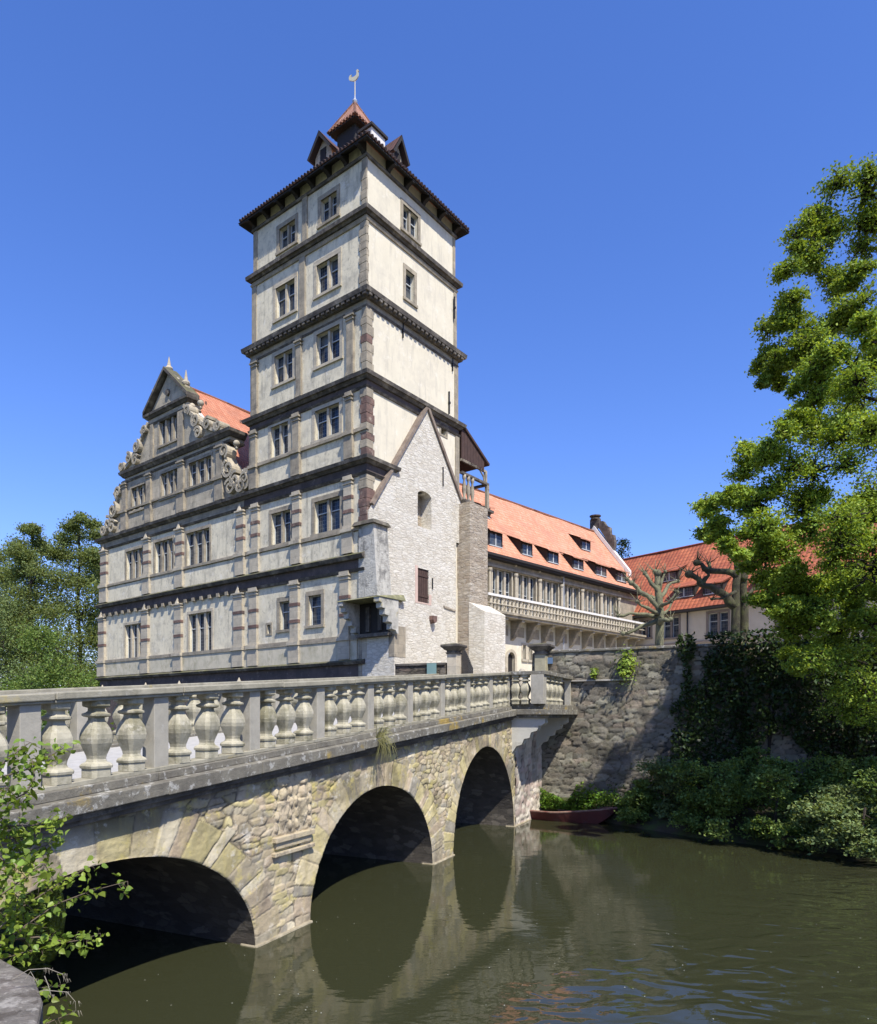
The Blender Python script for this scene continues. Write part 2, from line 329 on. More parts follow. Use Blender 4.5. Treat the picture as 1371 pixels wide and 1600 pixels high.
mPost = stone('post_stone', (.36,.335,.27), (.26,.245,.20), 4, [(2,.55,.7,(.15,.145,.12),.6), (3,.6,.7,(.42,.41,.36),.5)], 34, .35, bdist=.015)
RANDC[0] = 0
mLedge = stone('ledge_stone', (.21,.195,.15), (.11,.10,.08), 3.5, [(7,.55,.62,(.42,.41,.36),.75), (1.2,.6,.68,(.40,.27,.03),.6), (2,.5,.7,(.06,.055,.045),.6)], 30, .6, bdist=.03)
# ------------------------------------------------------------------ the water castle: tower and gabled wing share one front plane
A0 = Vector((-.7923, .6101)); RZ = math.atan2(A0.y, A0.x); D0 = 34.5
CORNER = (-.1044*D0, D0, 0)
def windows(parent, F, s0, s1, z0, z1, n=2, o=0, sur=.2, sm=None, transom=.62, mull=.14, name='window', mm=None, sillp=.1, deep=.30, fr=.035):
    w = MB(); sm = sm or mGS
    if sur:
        w.fbox(F, s0-sur, s0, z0-.02, z1, o-.05, o+.035); w.fbox(F, s1, s1+sur, z0-.02, z1, o-.05, o+.035)
        w.fbox(F, s0-sur, s1+sur, z1, z1+sur*1.1, o-.05, o+.04); w.fbox(F, s0-sur-.03, s1+sur+.03, z0-.16, z0-.02, o-.05, o+sillp)
    W = (s1-s0-(n-1)*mull)/n
    for i in range(n-1):
        a = s0+W*(i+1)+mull*i
        w.fbox(F, a, a+mull, z0-.02, z1, o-.24, o-.05, 1 if mm else 0)
    w.fbox(F, s0-.01, s1+.01, z0-.03, z0, o-deep, o+.0)
    wo = w.build(name, [sm, mm] if mm else sm, parent)
    for i in range(n):
        a = s0+(W+mull)*i; b = a+W; f = MB()
        o0, o1 = o-.25, o-.21
        f.fbox(F, a, a+fr, z0, z1, o0, o1); f.fbox(F, b-fr, b, z0, z1, o0, o1); f.fbox(F, a+fr, b-fr, z0, z0+fr, o0, o1); f.fbox(F, a+fr, b-fr, z1-fr, z1, o0, o1)
        if transom:
            zt = z0+(z1-z0)*transom; f.fbox(F, a+fr, b-fr, zt, zt+.05, o0, o1+.01)
        f.build('window_frame', mFrame, wo)
        g = MB(); g.fbox(F, a-.005, b+.005, z0, z1, o-.30, o-.27); g.build('pane', mGlass, wo)
    return wo
def quad(F, pl, pr, yt, yb, o=0):     # window rectangle from the photo: left/right columns, top/bottom rows at its middle
    c = (pl+pr)/2; a, b = sorted((F.S(pl, o), F.S(pr, o))); return (a, b, F.Z(c, yb, o), F.Z(c, yt, o))
def pilaster(parent, F, pl, pr, z0, z1, o=0, bands=2, sm=None, sill=None, cap=True, spike=False, name='pilaster', rel=.12):
    a, b = sorted((F.S(pl, o), F.S(pr, o))); w = MB(); m = (a+b)/2; hw = (b-a)/2
    sm = sm or mWS; zs = sill if sill else z0
    if sill: w.fbox(F, a-.09, b+.09, z0, sill-.16, o-.03, o+rel+.05); w.fbox(F, a-.13, b+.13, sill-.16, sill+.02, o-.03, o+rel+.14)
    zt = z1-(.42 if cap else 0); cuts = [zs+.02, zt]; h = zt-zs
    w.fbox(F, a-.05, b+.05, zs+.02, zs+.2, o-.03, o+rel+.03)
    if bands:
        bl = [(zs+h*.36, zs+h*.36+.17), (zs+h*.67, zs+h*.67+.17)][:bands]; z = zs+.2
        for q0, q1 in bl:
            w.fbox(F, a, b, z, q0, o-.03, o+rel); w.fbox(F, a-.03, b+.03, q0, q1, o-.03, o+rel+.025, 1); z = q1
        w.fbox(F, a, b, z, zt, o-.03, o+rel)
    else: w.fbox(F, a, b, zs+.2, zt, o-.03, o+rel)
    if cap:
        w.fbox(F, a-.05, b+.05, zt, zt+.07, o-.03, o+rel+.05); w.fbox(F, a+.01, b-.01, zt+.07, zt+.17, o-.03, o+rel+.03)
        w.fbox(F, a-.09, b+.09, zt+.17, zt+.25, o-.03, o+rel+.1)
        if spike:
            P = F.pt; k = .14; w.add([P(m-k,zt+.25,o+.02),P(m+k,zt+.25,o+.02),P(m+k,zt+.25,o+.26),P(m-k,zt+.25,o+.26),P(m,zt+.72,o+.14)], [(0,1,4),(1,2,4),(2,3,4),(3,0,4),(3,2,1,0)])
        else: w.fbox(F, a-.02, b+.02, zt+.25, z1, o-.03, o+rel+.04)
    return w.build(name, [sm, mRS], parent, bevel=0)
Zr = lambda r: H+r
tower = root('castle_tower', 'tall square plastered tower with red-banded corner stones and weathercock beside the moat bridge', 'tower', CORNER, RZ)
FL = Face(tower, (0, 0), (1, 0), (0, 1)); FR = Face(tower, (0, 0), (0, -1), (-1, 0))
L, RR, LT = 8.89, 7.41, 9.55
st = [('t5', Zr(24.8), Zr(28.7), 0), ('t4', Zr(20.7), Zr(24.8), .06), ('t3', Zr(16.5), Zr(20.7), .12), ('t2', Zr(12.2), Zr(16.5), .17), ('t1', Zr(7.4), Zr(12.2), .21), ('t0', -.5, Zr(7.4), .25)]
WL = {'t5': [(501.9,527,305.6,343.8,2),(436.9,462,350.3,386,2)], 't4': [(495.4,529.2,405.9,454,2),(431.5,461.2,442.8,492.4,2)],
      't3': [(495.3,531.5,515,565.7,2),(429.7,457.8,550.7,596.6,2)], 't2': [(492.5,530.6,636,682.9,2),(424,450.9,663.2,712,2)],
      't1': [(492,532,779.8,830.6,2),(425,454.5,799.4,849,2)], 't0': [(482.9,502.5,930,976.3,1),(437.5,456,939.3,983.2,1),(418,423.5,976.3,990,0)]}
WR = {'t5': [(629.9,653.2,329,367.8,2)], 't4': [(634,647.4,425.3,470.5,1)], 't2': [(689,697.4,663,680,0)]}
for nm, z0, z1, o in st:
    Lk = (L if nm in ('t5','t4','t3','t2') else LT-o)
    hl = [quad(FL, *w[:4], o)+(w[4],) for w in WL.get(nm, [])]; hr = [quad(FR, *w[:4], o)+(w[4],) for w in WR.get(nm, [])]; nq = quad(FR, 653, 674.5, 768, 825, .36); nh = [(nq[0]-.02, nq[1]+.02, max(nq[2]-.02, z0), min(nq[3]+.02, z1))] if nm in ('t1', 't2') and nq[2] < z1 and nq[3] > z0 else []
    wm = MB(); wall_panel(wm, FL, -o, Lk+o, z0, z1, hl, .34, o)
    wm.build('wall', mPl, tower)
    wm = MB(); wall_panel(wm, FR, -o, RR+o, z0, z1, hr+nh, .34, o)
    wm.add([(Lk+o, o, z0), (Lk+o, -RR-o, z0), (Lk+o, -RR-o, z1), (Lk+o, o, z1)], [(0,1,2,3)]); wm.add([(-o, -RR-o, z0), (Lk+o, -RR-o, z0), (Lk+o, -RR-o, z1), (-o, -RR-o, z1)], [(0,1,2,3)])
    wm.build('wall', mPlR, tower)
    for F, hh in ((FL, hl), (FR, hr)):
        for h in hh:
            if h[4]: windows(tower, F, h[0], h[1], h[2], h[3], h[4], o, .22 if F is FL else .2, mWS if F is FL and nm in('t2','t3','t4') else mGS)
            else:
                w = MB(); w.fbox(F, h[0]-.12, h[0], h[2]-.1, h[3]+.12, o-.04, o+.03); w.fbox(F, h[1], h[1]+.12, h[2]-.1, h[3]+.12, o-.04, o+.03); w.fbox(F, h[0], h[1], h[3], h[3]+.12, o-.04, o+.03); w.fbox(F, h[0], h[1], h[2]-.1, h[2], o-.04, o+.03)
                wo = w.build('window', mGS, tower); g = MB(); g.fbox(F, h[0], h[1], h[2], h[3], o-.32, o-.29); g.build('pane', mGlass, wo)
def ring(rt, specs, x1, mats, name='cornice', left=None, y0=-RR):
    w = MB()
    for z0, z1, pb, pt, mi in specs:
        f = lambda p: (p, 0 if left else p, p, p)
        w.slab(0, x1, y0, 0, z0, z1, f(pb), f(pt), mi)
    return w.build(name, mats, rt)
CS = {   # cornice courses: z0, z1, projection bottom/top, material slot
 'top': [(27.93,28.0,.10,.14,0),(28.0,28.1,.14,.1,0)],
 'c1': [(24.72,24.84,.13,.18,1),(24.84,25.0,.1,.1,1),(25.0,25.1,.18,.26,0),(25.1,25.3,.36,.38,0),(25.3,25.42,.38,.1,0)],
 'c2': [(20.35,20.45,.16,.2,0),(20.45,20.72,.17,.17,1),(20.72,20.9,.34,.40,0),(20.9,21.12,.52,.56,0),(21.12,21.3,.56,.12,0)],
 'c3': [(16.3,16.4,.24,.3,0),(16.4,16.7,.2,.2,1),(16.7,16.85,.3,.42,0),(16.85,17.03,.5,.54,0),(17.03,17.2,.54,.18,0)],
 'c4': [(11.98,12.1,.28,.36,0),(12.1,12.52,.25,.25,1),(12.52,12.65,.34,.48,0),(12.65,12.82,.54,.58,0),(12.82,12.98,.58,.22,0)],
 'c5': [(7.2,7.34,.36,.42,0),(7.34,7.82,.28,.28,1),(7.82,8.0,.46,.58,0),(8.0,8.18,.58,.24,0)],
 'base': [(2.2,2.56,.28,.28,1),(2.56,2.7,.46,.56,0),(2.7,2.84,.56,.26,0)]}
for k, v in CS.items():
    v2 = [(Zr(a), Zr(b), c, d, e) for a, b, c, d, e in v]; low = k in ('c4', 'c5', 'base')
    if k == 'c4':
        ring(tower, v2, LT, [mDS, mFr], left=True, y0=-1.45); continue
    if low:
        w = MB()
        for z0, z1, pb, pt, mi in v2: w.slab(0, LT, -1, 0, z0, z1, (.2, 0, 0, pb), (.2, 0, 0, pt), mi)
        w.build('cornice', [mDS, mFr], tower); continue
    ring(tower, v2, LT if low else L, [mDS, mFr if k in ('c4','c5','c3','base') else mGS], left=low)
# dentils under the second cornice
w = MB()
for i in range(26):
    a = -.4+i*.37; w.fbox(FL, a, a+.2, Zr(20.76), Zr(20.9), .2, .5)
for i in range(22):
    a = -.3+i*.37; w.fbox(FR, a, a+.2, Zr(20.76), Zr(20.9), .2, .5)
w.build('dentils', mDS, tower)
for k, o, z0, z1 in (('s2', .17, 14.2, 14.34), ('s1', .21, 9.26, 9.42), ('s0', .25, 3.78, 3.98)):
    w = MB(); w.fbox(FL, -o-.12 if k == 's2' else .0, L+o+.1 if k == 's2' else LT, Zr(z0), Zr(z1), o-.05, o+.13); w.fbox(FL, -o-.1, (L+o+.1 if k == 's2' else LT), Zr(z1), Zr(z1)+.06, o-.05, o+.08)
    w.build('sill_course', mGS, tower)
w = MB(); w.fbox(FL, .35, LT, Zr(2.8), Zr(3.78), .2, .34); w.build('base_panel', mPlM, tower)
w = MB(); w.fbox(FL, 0, LT, .2, Zr(2.2), .2, .3); w.build('plinth', mFr, tower)
w = MB(); w.fbox(FL, .35, LT, Zr(8.1), Zr(9.2), .2, .27); w.build('base_panel', mPl, tower)
# pilasters and corner stones
def corner(z0, z1, o, sm, wl=.36, wr=.26, pr=.06):
    w = MB(); z = z0; r_ = random.Random(int(z0*10)); k = 0
    while z < z1-.05:
        h = min(r_.uniform(.32, .52), z1-z); h = z1-z if z1-z-h < .2 else h; a_, b_ = (wl+.03, wr-.05) if k % 2 else (wl-.05, wr+.05)
        w.box(-o-pr-.006*(k % 2), a_, -max(b_, .02), o+pr+.006*(k % 2), z+.008, z+h-.008, 1 if (sm is mRS and r_.random() < .34) else 0); z += h; k += 1
    return w.build('corner_stones', [sm, mGS], tower, bevel=.012)
corner(Zr(25.42), Zr(27.93), 0, mGS, .34, .0, .05); corner(Zr(21.3), Zr(24.72), .06, mGS, .4, .02, .05)
corner(Zr(17.2), Zr(20.35), .12, mRS, .22, .30); corner(Zr(12.98), Zr(16.3), .17, mRS, .22, .30); corner(Zr(8.18), Zr(11.98), .21, mRS, .28, .28); corner(Zr(2.84), Zr(7.2), .25, mWS, .25, .25)
for a in (27.93-.001,):
    for z0, z1, o in ((25.42, 27.93, 0), (21.3, 24.72, .06), (17.2, 20.35, .12), (12.98, 16.3, .17)):
        w = MB(); w.box(L-.28, L+o+.05, -.02, o+.05, Zr(z0), Zr(z1)); w.build('corner_stones', mGS, tower)
        w = MB(); w.box(-o-.05, .2, -RR-o-.05, -RR+.16, Zr(z0), Zr(z1)); w.build('corner_stones', mGS, tower)
PIL = [(474, 481.5, 25.42, 27.93, 0, 0, None), (469.5, 478, 21.3, 24.72, .06, 0, None),
       (544, 554.5, 17.2, 20.4, .12, 0, None), (465.3, 472.8, 17.2, 20.4, .12, 0, None), (396, 404, 17.2, 20.4, .12, 0, None),
       (542.8, 552, 12.98, 16.35, .17, 0, 14.3), (459.7, 469.6, 12.98, 16.35, .17, 0, 14.3), (394.5, 402.5, 12.98, 16.35, .17, 0, 14.3),
       (539.8, 552.2, 8.18, 12.1, .21, 2, 9.4), (459.8, 470.9, 8.18, 12.1, .21, 2, 9.4), (395.7, 406, 8.18, 12.1, .21, 2, 9.4),
       (533.8, 547.6, 2.84, 7.3, .25, 2, 3.95), (455.8, 468.6, 2.84, 7.3, .25, 2, 3.95), (391.9, 403.8, 2.84, 7.3, .25, 2, 3.95)]
for a, b, z0, z1, o, bn, si in PIL:
    pilaster(tower, FL, a, b, Zr(z0), Zr(z1), o, bn, mGS if bn == 0 else mWS, Zr(si) if si else None, cap=z0 < 21, rel=.09 if z0 > 21 else .14)
# iron wall anchors on the bright side
for px, y0, y1 in ((701.5, 612, 647), (709.6, 464, 498), (629.4, 505, 528), (707, 560, 580)):
    o = .14; s, za = FR.at(px, y1, o); zb = FR.Z(px, y0, o); w = MB(); w.fbox(FR, s-.03, s+.03, za, zb, o-.02, o+.07); w.fbox(FR, s-.06, s+.06, (za+zb)/2-.06, (za+zb)/2+.06, o, o+.1); w.build('wall_anchor', mIron, tower)
# eaves: brackets, soffit, tiled roof with lantern, dormers, chimney
OV = .52; ze = Zr(28.22)
def bracket_mesh(F, s, ww=.24):
    w = MB(); P = F.pt
    pr = [(.0, ze-.16), (.14, ze-.14), (.2, ze-.05), (.34, ze-.0), (.46, ze+.03), (.60, ze+.0), (.60, ze+.10), (.0, ze+.47)]
    n = len(pr); vs = [P(s-ww*.45, z, o) for o, z in pr]+[P(s+ww*.45, z, o) for o, z in pr]
    w.add(vs, [tuple(range(n)), tuple(range(n, 2*n))[::-1]]+[(i, (i+1) % n, n+(i+1) % n, n+i) for i in range(n)]); return w
for i in range(8): bracket_mesh(FL, .1+i*(L-.2)/7).build('eave_bracket', mBlack, tower)
for i in range(1, 6): bracket_mesh(FR, .1+i*(RR-.2)/5).build('eave_bracket', mBlack, tower)
w = MB(); po = OV+.1
ri = lambda p, z: [(-p,-RR-p,z),(L+p,-RR-p,z),(L+p,p,z),(-p,p,z)]
q4 = ri(0, ze+.48)+ri(po, ze+.06)+ri(po, ze+.17); w.add(q4, [(i, (i+1) % 4, 4+(i+1) % 4, 4+i) for i in range(4)]+[(4+i, 4+(i+1) % 4, 8+(i+1) % 4, 8+i) for i in range(4)]); w.build('eaves', mBlack, tower)
cx, cy = L/2, -RR/2; q = 1.06; lz = Zr(30.4)
def pyr(w, x0, x1, y0, y1, z0, X0, X1, Y0, Y1, z1):
    b = [(x0,y0,z0),(x1,y0,z0),(x1,y1,z0),(x0,y1,z0)]; t = [(X0,Y0,z1),(X1,Y0,z1),(X1,Y1,z1),(X0,Y1,z1)]
    for i in range(4): w.uvq(b[i], b[(i+1) % 4], t[(i+1) % 4], t[i])
w = MB(); e = OV+.14; pyr(w, -e, L+e, -RR-e, e, ze+.16, cx-.7, cx+.7, cy-.7, cy+.7, lz); w.build('roof', mTile, tower)
w = MB()      # the row of round tile ends along the eaves
for i in range(int((L+2*e)/.24)): w.tube([(-e+.12+i*.24, e+.05, ze+.2), (-e+.12+i*.24, e-.3, ze+.35)], .085, 6)
for i in range(int((RR+2*e)/.24)): w.tube([(-e-.05, e-.12-i*.24, ze+.2), (-e+.3, e-.12-i*.24, ze+.35)], .085, 6)
w.build('eaves_tiles', mTileD, tower)
w = MB(); w.box(cx-.72, cx+.72, cy-.72, cy+.72, lz-.6, Zr(33.7)); lant = w.build('lantern', mBlack, tower)
w = MB(); w.box(cx-q, cx+q, cy-q, cy+q, Zr(33.62), Zr(33.7)); w.build('eaves', mBlack, lant)
w = MB(); q2 = q+.06; b = [(cx-q2,cy-q2,Zr(33.7)),(cx+q2,cy-q2,Zr(33.7)),(cx+q2,cy+q2,Zr(33.7)),(cx-q2,cy+q2,Zr(33.7))]; ap = (cx,cy,Zr(35.7))
for i in range(4):
    w.uvq(b[i], b[(i+1) % 4], ap, ap); w.tube([b[i], ap], .07, 6)
    for k in range(9):
        f = (k+.5)/9; p = Vector(b[i]).lerp(Vector(b[(i+1) % 4]), f); w.tube([p, p.lerp(Vector(ap), .1)], .085, 6)
w.build('lantern_roof', tiles('lantern_tiles', (.27,.12,.075), (.38,.20,.13), dirt=(.08,.05,.04)), lant)
def dormer(parent, F, apex, pl, pr, yb, o, dep=1.6, wallm=None, ov=.22, name='dormer'):
    """gabled dormer whose front stands on plane o of face F"""
    s, z = F.at(apex[0], apex[1], o); a, b = sorted((F.S(pl, o), F.S(pr, o))); zb = F.Z((pl+pr)/2, yb, o); s = (a+b)/2
    hw = (b-a)/2; P = F.pt; w = MB(); zt = z-.1
    w.fprism(F, [(a+.15, zb-.6), (b-.15, zb-.6), (b-.15, zb+.12), (s, zt-.12), (a+.15, zb+.12)], o-dep, o-.12)
    d = w.build(name, wallm or mWS, parent)
    w = MB()
    w.fprism(F, [(a-.12, zb-.08), (a, zb-.12), (s, zt-.12), (b, zb-.12), (b+.12, zb-.08), (s, zt+.12)], o-dep, o+ov)
    w.build('dormer_roof', mBlack, d)
    w = MB(); w.uvq(P(a-.14, zb-.04, o+ov), P(a-.14, zb-.04, o-dep), P(s, zt+.17, o-dep), P(s, zt+.17, o+ov)); w.uvq(P(b+.14, zb-.04, o+ov), P(b+.14, zb-.04, o-dep), P(s, zt+.17, o-dep), P(s, zt+.17, o+ov)); w.build('dormer_tiles', mTileD, d)
    w = MB(); w.fbox(F, s-.22, s+.22, zb-.3, zb+.35, o-.14, o-.09); w.build('hatch', mBlack, d)
dormer(tower, FL, (502, 210), 487.5, 519, 240, -.35); dormer(tower, FR, (624, 216), 613, 634, 247, -.35)
o = -1.2; s0, z1 = FR.at(581, 197, o); s1 = FR.S(602, o); w = MB(); w.fbox(FR, s0, s1, ze, z1, o-.8, o); ch = w.build('chimney', mWhite, tower)
w = MB(); w.fbox(FR, s0-.12, s1+.12, z1, z1+.14, o-.92, o+.12); w.build('chimney_cap', mBlack, ch)
# weathercock
w = MB(); w.tube([(cx,cy,Zr(35.6)),(cx,cy,Zr(37.15))], [.035,.025], 8); w.lathe([(.12,0),(.16,.12),(.05,.3),(.03,.5)], 10, (cx,cy,Zr(35.6)), mi=1); wc = w.build('weathervane', [mGold, mLead], tower)
w = MB(); pts = [(-.50,.16),(-.60,.30),(-.58,.50),(-.46,.62),(-.32,.60),(-.40,.48),(-.36,.38),(-.24,.36),(-.04,.34),(.10,.38),(.18,.50),(.18,.64),(.14,.74),(.20,.80),(.27,.84),(.34,.78),(.33,.70),(.42,.66),(.33,.61),(.37,.42),(.35,.22),(.22,.06),(.05,-.02),(-.12,-.02),(-.28,.06),(-.40,.12)]
wcF = Face(tower, (cx, cy), (-.7923, .6101+.0), (-.6101, -.7923)); wcF.e = Vector((-.98, -.2)).normalized(); wcF.n = Vector((.2, -.98)).normalized()
w.fprism(wcF, [(a*.68, Zr(36.95)+b*.68) for a, b in pts], -.03, .03); w.build('rooster', mGold, wc)

# old roof scar: whitewashed gable wall, its sloping stone bands
o = .36; ap = FR.at(667, 638, o); lf = FR.at(581, 788, o); rg = FR.at(720, 781, o)
aw = quad(FR, 653, 674.5, 768, 825, o); sw = quad(FR, 653, 670.4, 889, 941.5, o)
w = MB(); zmid = max(lf[1], rg[1]); sl_ = -.2; sr_ = FR.S(713, o)
arch_h = (aw[0], aw[1], aw[2], aw[3])
zb_ = min(lf[1], rg[1], arch_h[2]-.2)
wall_panel(w, FR, sl_, sr_, -.5, zb_, [ (sw[0], sw[1], sw[2], sw[3])], .75, o)
wall_panel(w, FR, arch_h[0], arch_h[1], zb_, arch_h[3], [arch_h], .75, o)
def rl(s_): return ap[1]+(s_-ap[0])*((lf[1]-ap[1])/(lf[0]-ap[0]) if s_ < ap[0] else (rg[1]-ap[1])/(rg[0]-ap[0]))
for q0, q1 in ((lf[0], arch_h[0]), (arch_h[0], ap[0]), (ap[0], arch_h[1]), (arch_h[1], rg[0])):
    zl = arch_h[3] if q0 >= arch_h[0]-1e-6 and q1 <= arch_h[1]+1e-6 else zb_
    w.add([FR.pt(q0, zl, o), FR.pt(q1, zl, o), FR.pt(q1, rl(q1), o), FR.pt(q0, rl(q0), o)], [(0,1,2,3)])
w.add([FR.pt(sl_, zb_, o), FR.pt(lf[0], zb_, o), FR.pt(lf[0], lf[1], o), FR.pt(sl_, lf[1]-.3, o)], [(0,1,2,3)])
w.add([FR.pt(sr_, -.5, 0), FR.pt(sr_, -.5, o), FR.pt(sr_, rg[1], o), FR.pt(sr_, rg[1], 0)], [(0,1,2,3)]); w.add([FR.pt(sl_, -.5, 0), FR.pt(sl_, -.5, o), FR.pt(sl_, lf[1]-.3, o), FR.pt(sl_, lf[1]-.3, 0)], [(0,1,2,3)])
w.build('gable_scar_wall', mRub, tower)
w = MB()
for p in (lf, rg):
    d = Vector((p[0]-ap[0], p[1]-ap[1])).normalized(); n_ = Vector((-d.y, d.x))*.085
    w.fprism(FR, [(ap[0]+n_.x, ap[1]+n_.y+.1), (p[0]+n_.x, p[1]+n_.y), (p[0]-n_.x, p[1]-n_.y), (ap[0]-n_.x, ap[1]-n_.y+.1)], o-.35, o+.12)
w.build('roof_scar_band', stone('scar_band', (.26,.21,.16), (.12,.09,.07), 3, (), 20, .5), tower)
# blocked arched opening: deep niche with a real segmental head
w = MB(); a, b, z0, z1 = aw; m = (a+b)/2; K = 10; zz = z1-.28
arc = [(m+(b-a)/2*math.cos(math.pi*k/K), zz+.28*math.sin(math.pi*k/K)) for k in range(K+1)]
w.add([FR.pt(a, z0, o-.72), FR.pt(b, z0, o-.72), FR.pt(b, z1, o-.72), FR.pt(a, z1, o-.72)], [(0,1,2,3)])
wn = w.build('niche_back', mBut, tower)
w = MB()
for sg in (-1, 1):
    w.fprism(FR, [(m+sg*(b-a)/2, zz)]+[(m+sg*(b-a)/2*math.cos(math.pi/2*k/K), zz+.28*math.sin(math.pi/2*k/K)) for k in range(1, K+1)]+[(m, z1+.012), (m+sg*(b-a)/2, z1+.012)], o-.45, o-.004)
w.build('niche_head', mRub, tower)
w = MB(); a, b, z0, z1 = sw
for k in range(5): w.fbox(FR, a+(b-a)*k/5+.01, a+(b-a)*(k+1)/5-.01, z0, z1, o-.1, o-.06)
w.fbox(FR, a, b, z0+.3, z0+.42, o-.06, o-.03); w.fbox(FR, a, b, z1-.42, z1-.3, o-.06, o-.03)
w.build('shutter', mWood, tower)
w = MB(); w.fbox(FR, a-.22, a, z0-.08, z1+.1, o-.04, o+.012); w.fbox(FR, b, b+.22, z0-.08, z0+.5, o-.04, o+.012); w.fbox(FR, a-.01, b+.01, z0-.08, z0, o-.3, o+.013); w.build('shutter_surround', stone('pink_stone', (.52,.38,.31), (.44,.33,.27), 3), tower)
s, z = FR.at(674, 963, o); w = MB(); w.fprism(FR, [(s-.17, z), (s-.17, z-.22), (s-.05, z-.42), (s+.12, z-.32), (s+.17, z-.2), (s+.17, z)], o-.05, o+.3); w.build('stone_corbel', mRS, tower)
s, z = FR.at(702, 951, o); w = MB(); w.fprism(FR, [(s-.55, z+.1), (s-.5, z-.02), (s+.5, z-.1), (s+.6, z)], o-.05, o+.06); w.build('drip_stone', mBut, tower)
s, z = FR.at(692, 745, o); w = MB(); w.fbox(FR, s-.025, s+.025, z-.55, z+.55, o, o+.06); w.build('wall_anchor', mIron, tower)
s, z = FR.at(675.5, 912, o); w = MB(); w.fbox(FR, s-.025, s+.025, z-.3, z+.3, o, o+.06); w.build('wall_anchor', mIron, tower)
# broken cross-wall stub at the corner (runs towards the viewer from the corner), carrying a corbelled bay
Fs = Face(tower, (0, .32), (-1, 0), (0, 1))      # its face parallel to the front, distance measured outwards from the corner
zt = Fs.Z(585, 817); zb = Fs.Z(585, 921); w = MB(); w.hexa([(.22,.34,zb-.3),(-1.05,.34,zb-.3),(-1.05,-.7,zb-.3),(.22,-.7,zb-.3),(.22,.34,zt),(-.78,.34,zt),(-.78,-.7,zt),(.22,-.7,zt)])
w.build('wall_stub', stone('stub_stone', (.52,.50,.43), (.34,.325,.28), 1.6, [(1.5,.5,.62,(.15,.145,.13),.85)], 10, .9, streak=.7, bdist=.08), tower)
w = MB(); w.hexa([(.5,.55,zt),(-.95,.5,zt),(-.95,-.8,zt),(.5,-.8,zt),(.42,.45,zt+.2),(-.85,.42,zt+.2),(-.85,-.7,zt+.2),(.42,-.7,zt+.2)]); w.build('stub_cap', mDS, tower)
zs = Fs.Z(600, 940); w = MB(); w.box(-2.12, .24, -.5, .3, -.5, zs); w.build('lower_stub', mRub, tower, bevel=.03)
w = MB(); w.box(-2.135, -1.75, -.52, .315, Zr(2.8), zs-1.2); w.box(.0, .26, -.1, .318, 2, zs); w.build('stub_corner_stones', mGS, tower, bevel=.02)
# machicolation box
for x0, x1 in ((.12, .44), (-2.3, -1.92)):
    F2 = Face(tower, (x0, .3), (0, 1), (-1, 0)); hh = zs
    pr = [(-.1, hh), (1.25, hh), (1.25, hh-.22), (1.08, hh-.26), (1.08, hh-.48), (.86, hh-.52), (.86, hh-.78), (.62, hh-.82), (.62, hh-1.1), (.36, hh-1.14), (.36, hh-1.42), (.1, hh-1.46), (.0, hh-1.62), (-.1, hh-1.62)]
    F2 = Face(tower, (x1, .3), (0, 1), (1, 0)); w = MB(); w.fprism(F2, pr, x0-x1, 0); w.build('corbel_bracket', stone('corbel_stone_%d' % (x0 > 0), (.50,.48,.41), (.30,.29,.25), 2, [(2,.5,.7,(.10,.095,.085),.8), (.9,.55,.7,(.42,.33,.07),.8 if x0 < 0 else 0)], 12, .7), tower, bevel=.02)
w = MB(); w.hexa([(.5,-.3,zs),(-2.36,-.3,zs),(-2.36,1.6,zs),(.5,1.6,zs),(.42,-.3,zs+.34),(-2.2,-.3,zs+.34),(-2.3,1.5,zs+.06),(.5,1.5,zs+.06)]); w.build('bay_roof', stone('mossy_slab', (.20,.19,.11), (.13,.13,.07), 4, [(3,.5,.65,(.35,.33,.16),.6)], 12, .9), tower, bevel=.03)
w = MB(); w.box(-1.92, .12, .3, .36, zs-1.5, zs); w.build('bay_back', mBlack, tower)
w = MB(); w.box(-2.0, .2, .31, .62, zs-1.68, zs-1.52); w.build('bay_sill', mDS, tower)
w = MB()
for x in (-1.3, -.5): w.fbox(Fs, -x-.12, -x+.12, zs-1.4, zs-.2, 0.02, .14)
w.build('bay_corbel', mDS, tower)

# rear buttresses and the timber gallery behind the tower
Aprot, Ab0, Ab1 = 1.14, 7.4, 9.25
w = MB(); fb = FR.Z(712, 783, 0); x = Aprot
zA1 = FR.Z(735, 783, Aprot); zA2 = FR.Z(762, 796, Aprot)
w.hexa([(.5,-Ab0,-.5),(-x,-Ab0,-.5),(-x,-Ab1,-.5),(.5,-Ab1,-.5),(.5,-Ab0,zA1),(-x,-Ab0,zA1),(-x,-Ab1,zA1),(.5,-Ab1,zA1)]); w.build('buttress', mBut, tower, bevel=.03)
zB = FR.Z(758, 952, 2.16); w = MB(); w.hexa([(-Aprot+.1,-Ab0+.02,-.5),(-2.16,-Ab0+.02,-.5),(-2.16,-9.6,-.5),(.5,-9.6,-.5),(-Aprot+.1,-Ab0+.02,zB+.55),(-2.16,-Ab0+.02,zB-.1),(-2.16,-9.6,zB-.1),(-Aprot+.1,-9.6,zB+.55)]); w.build('buttress', mRub, tower, bevel=.03)
go = .35; y0, y1 = -RR-.27, -FR.S(762, .35)
zfl = zA1+.02; zr0 = FR.Z(740, 744, go); zr1 = zr0-.12
w = MB(); w.box(-go-.15, 1.5, y0, y1-.15, zfl, zfl+.12); w.box(-go-.28, 1.5, y0, y1-.3, zfl+.12, zfl+.27); gal = w.build('gallery', mDS, tower)
w = MB(); w.box(-go-.05, -go+.13, y0, y1, zr1-.04, zr1+.1); w.box(-go-.05, 1.2, y1-.13, y1+.05, zr1-.04, zr1+.1); w.build('rail', mDS, gal)
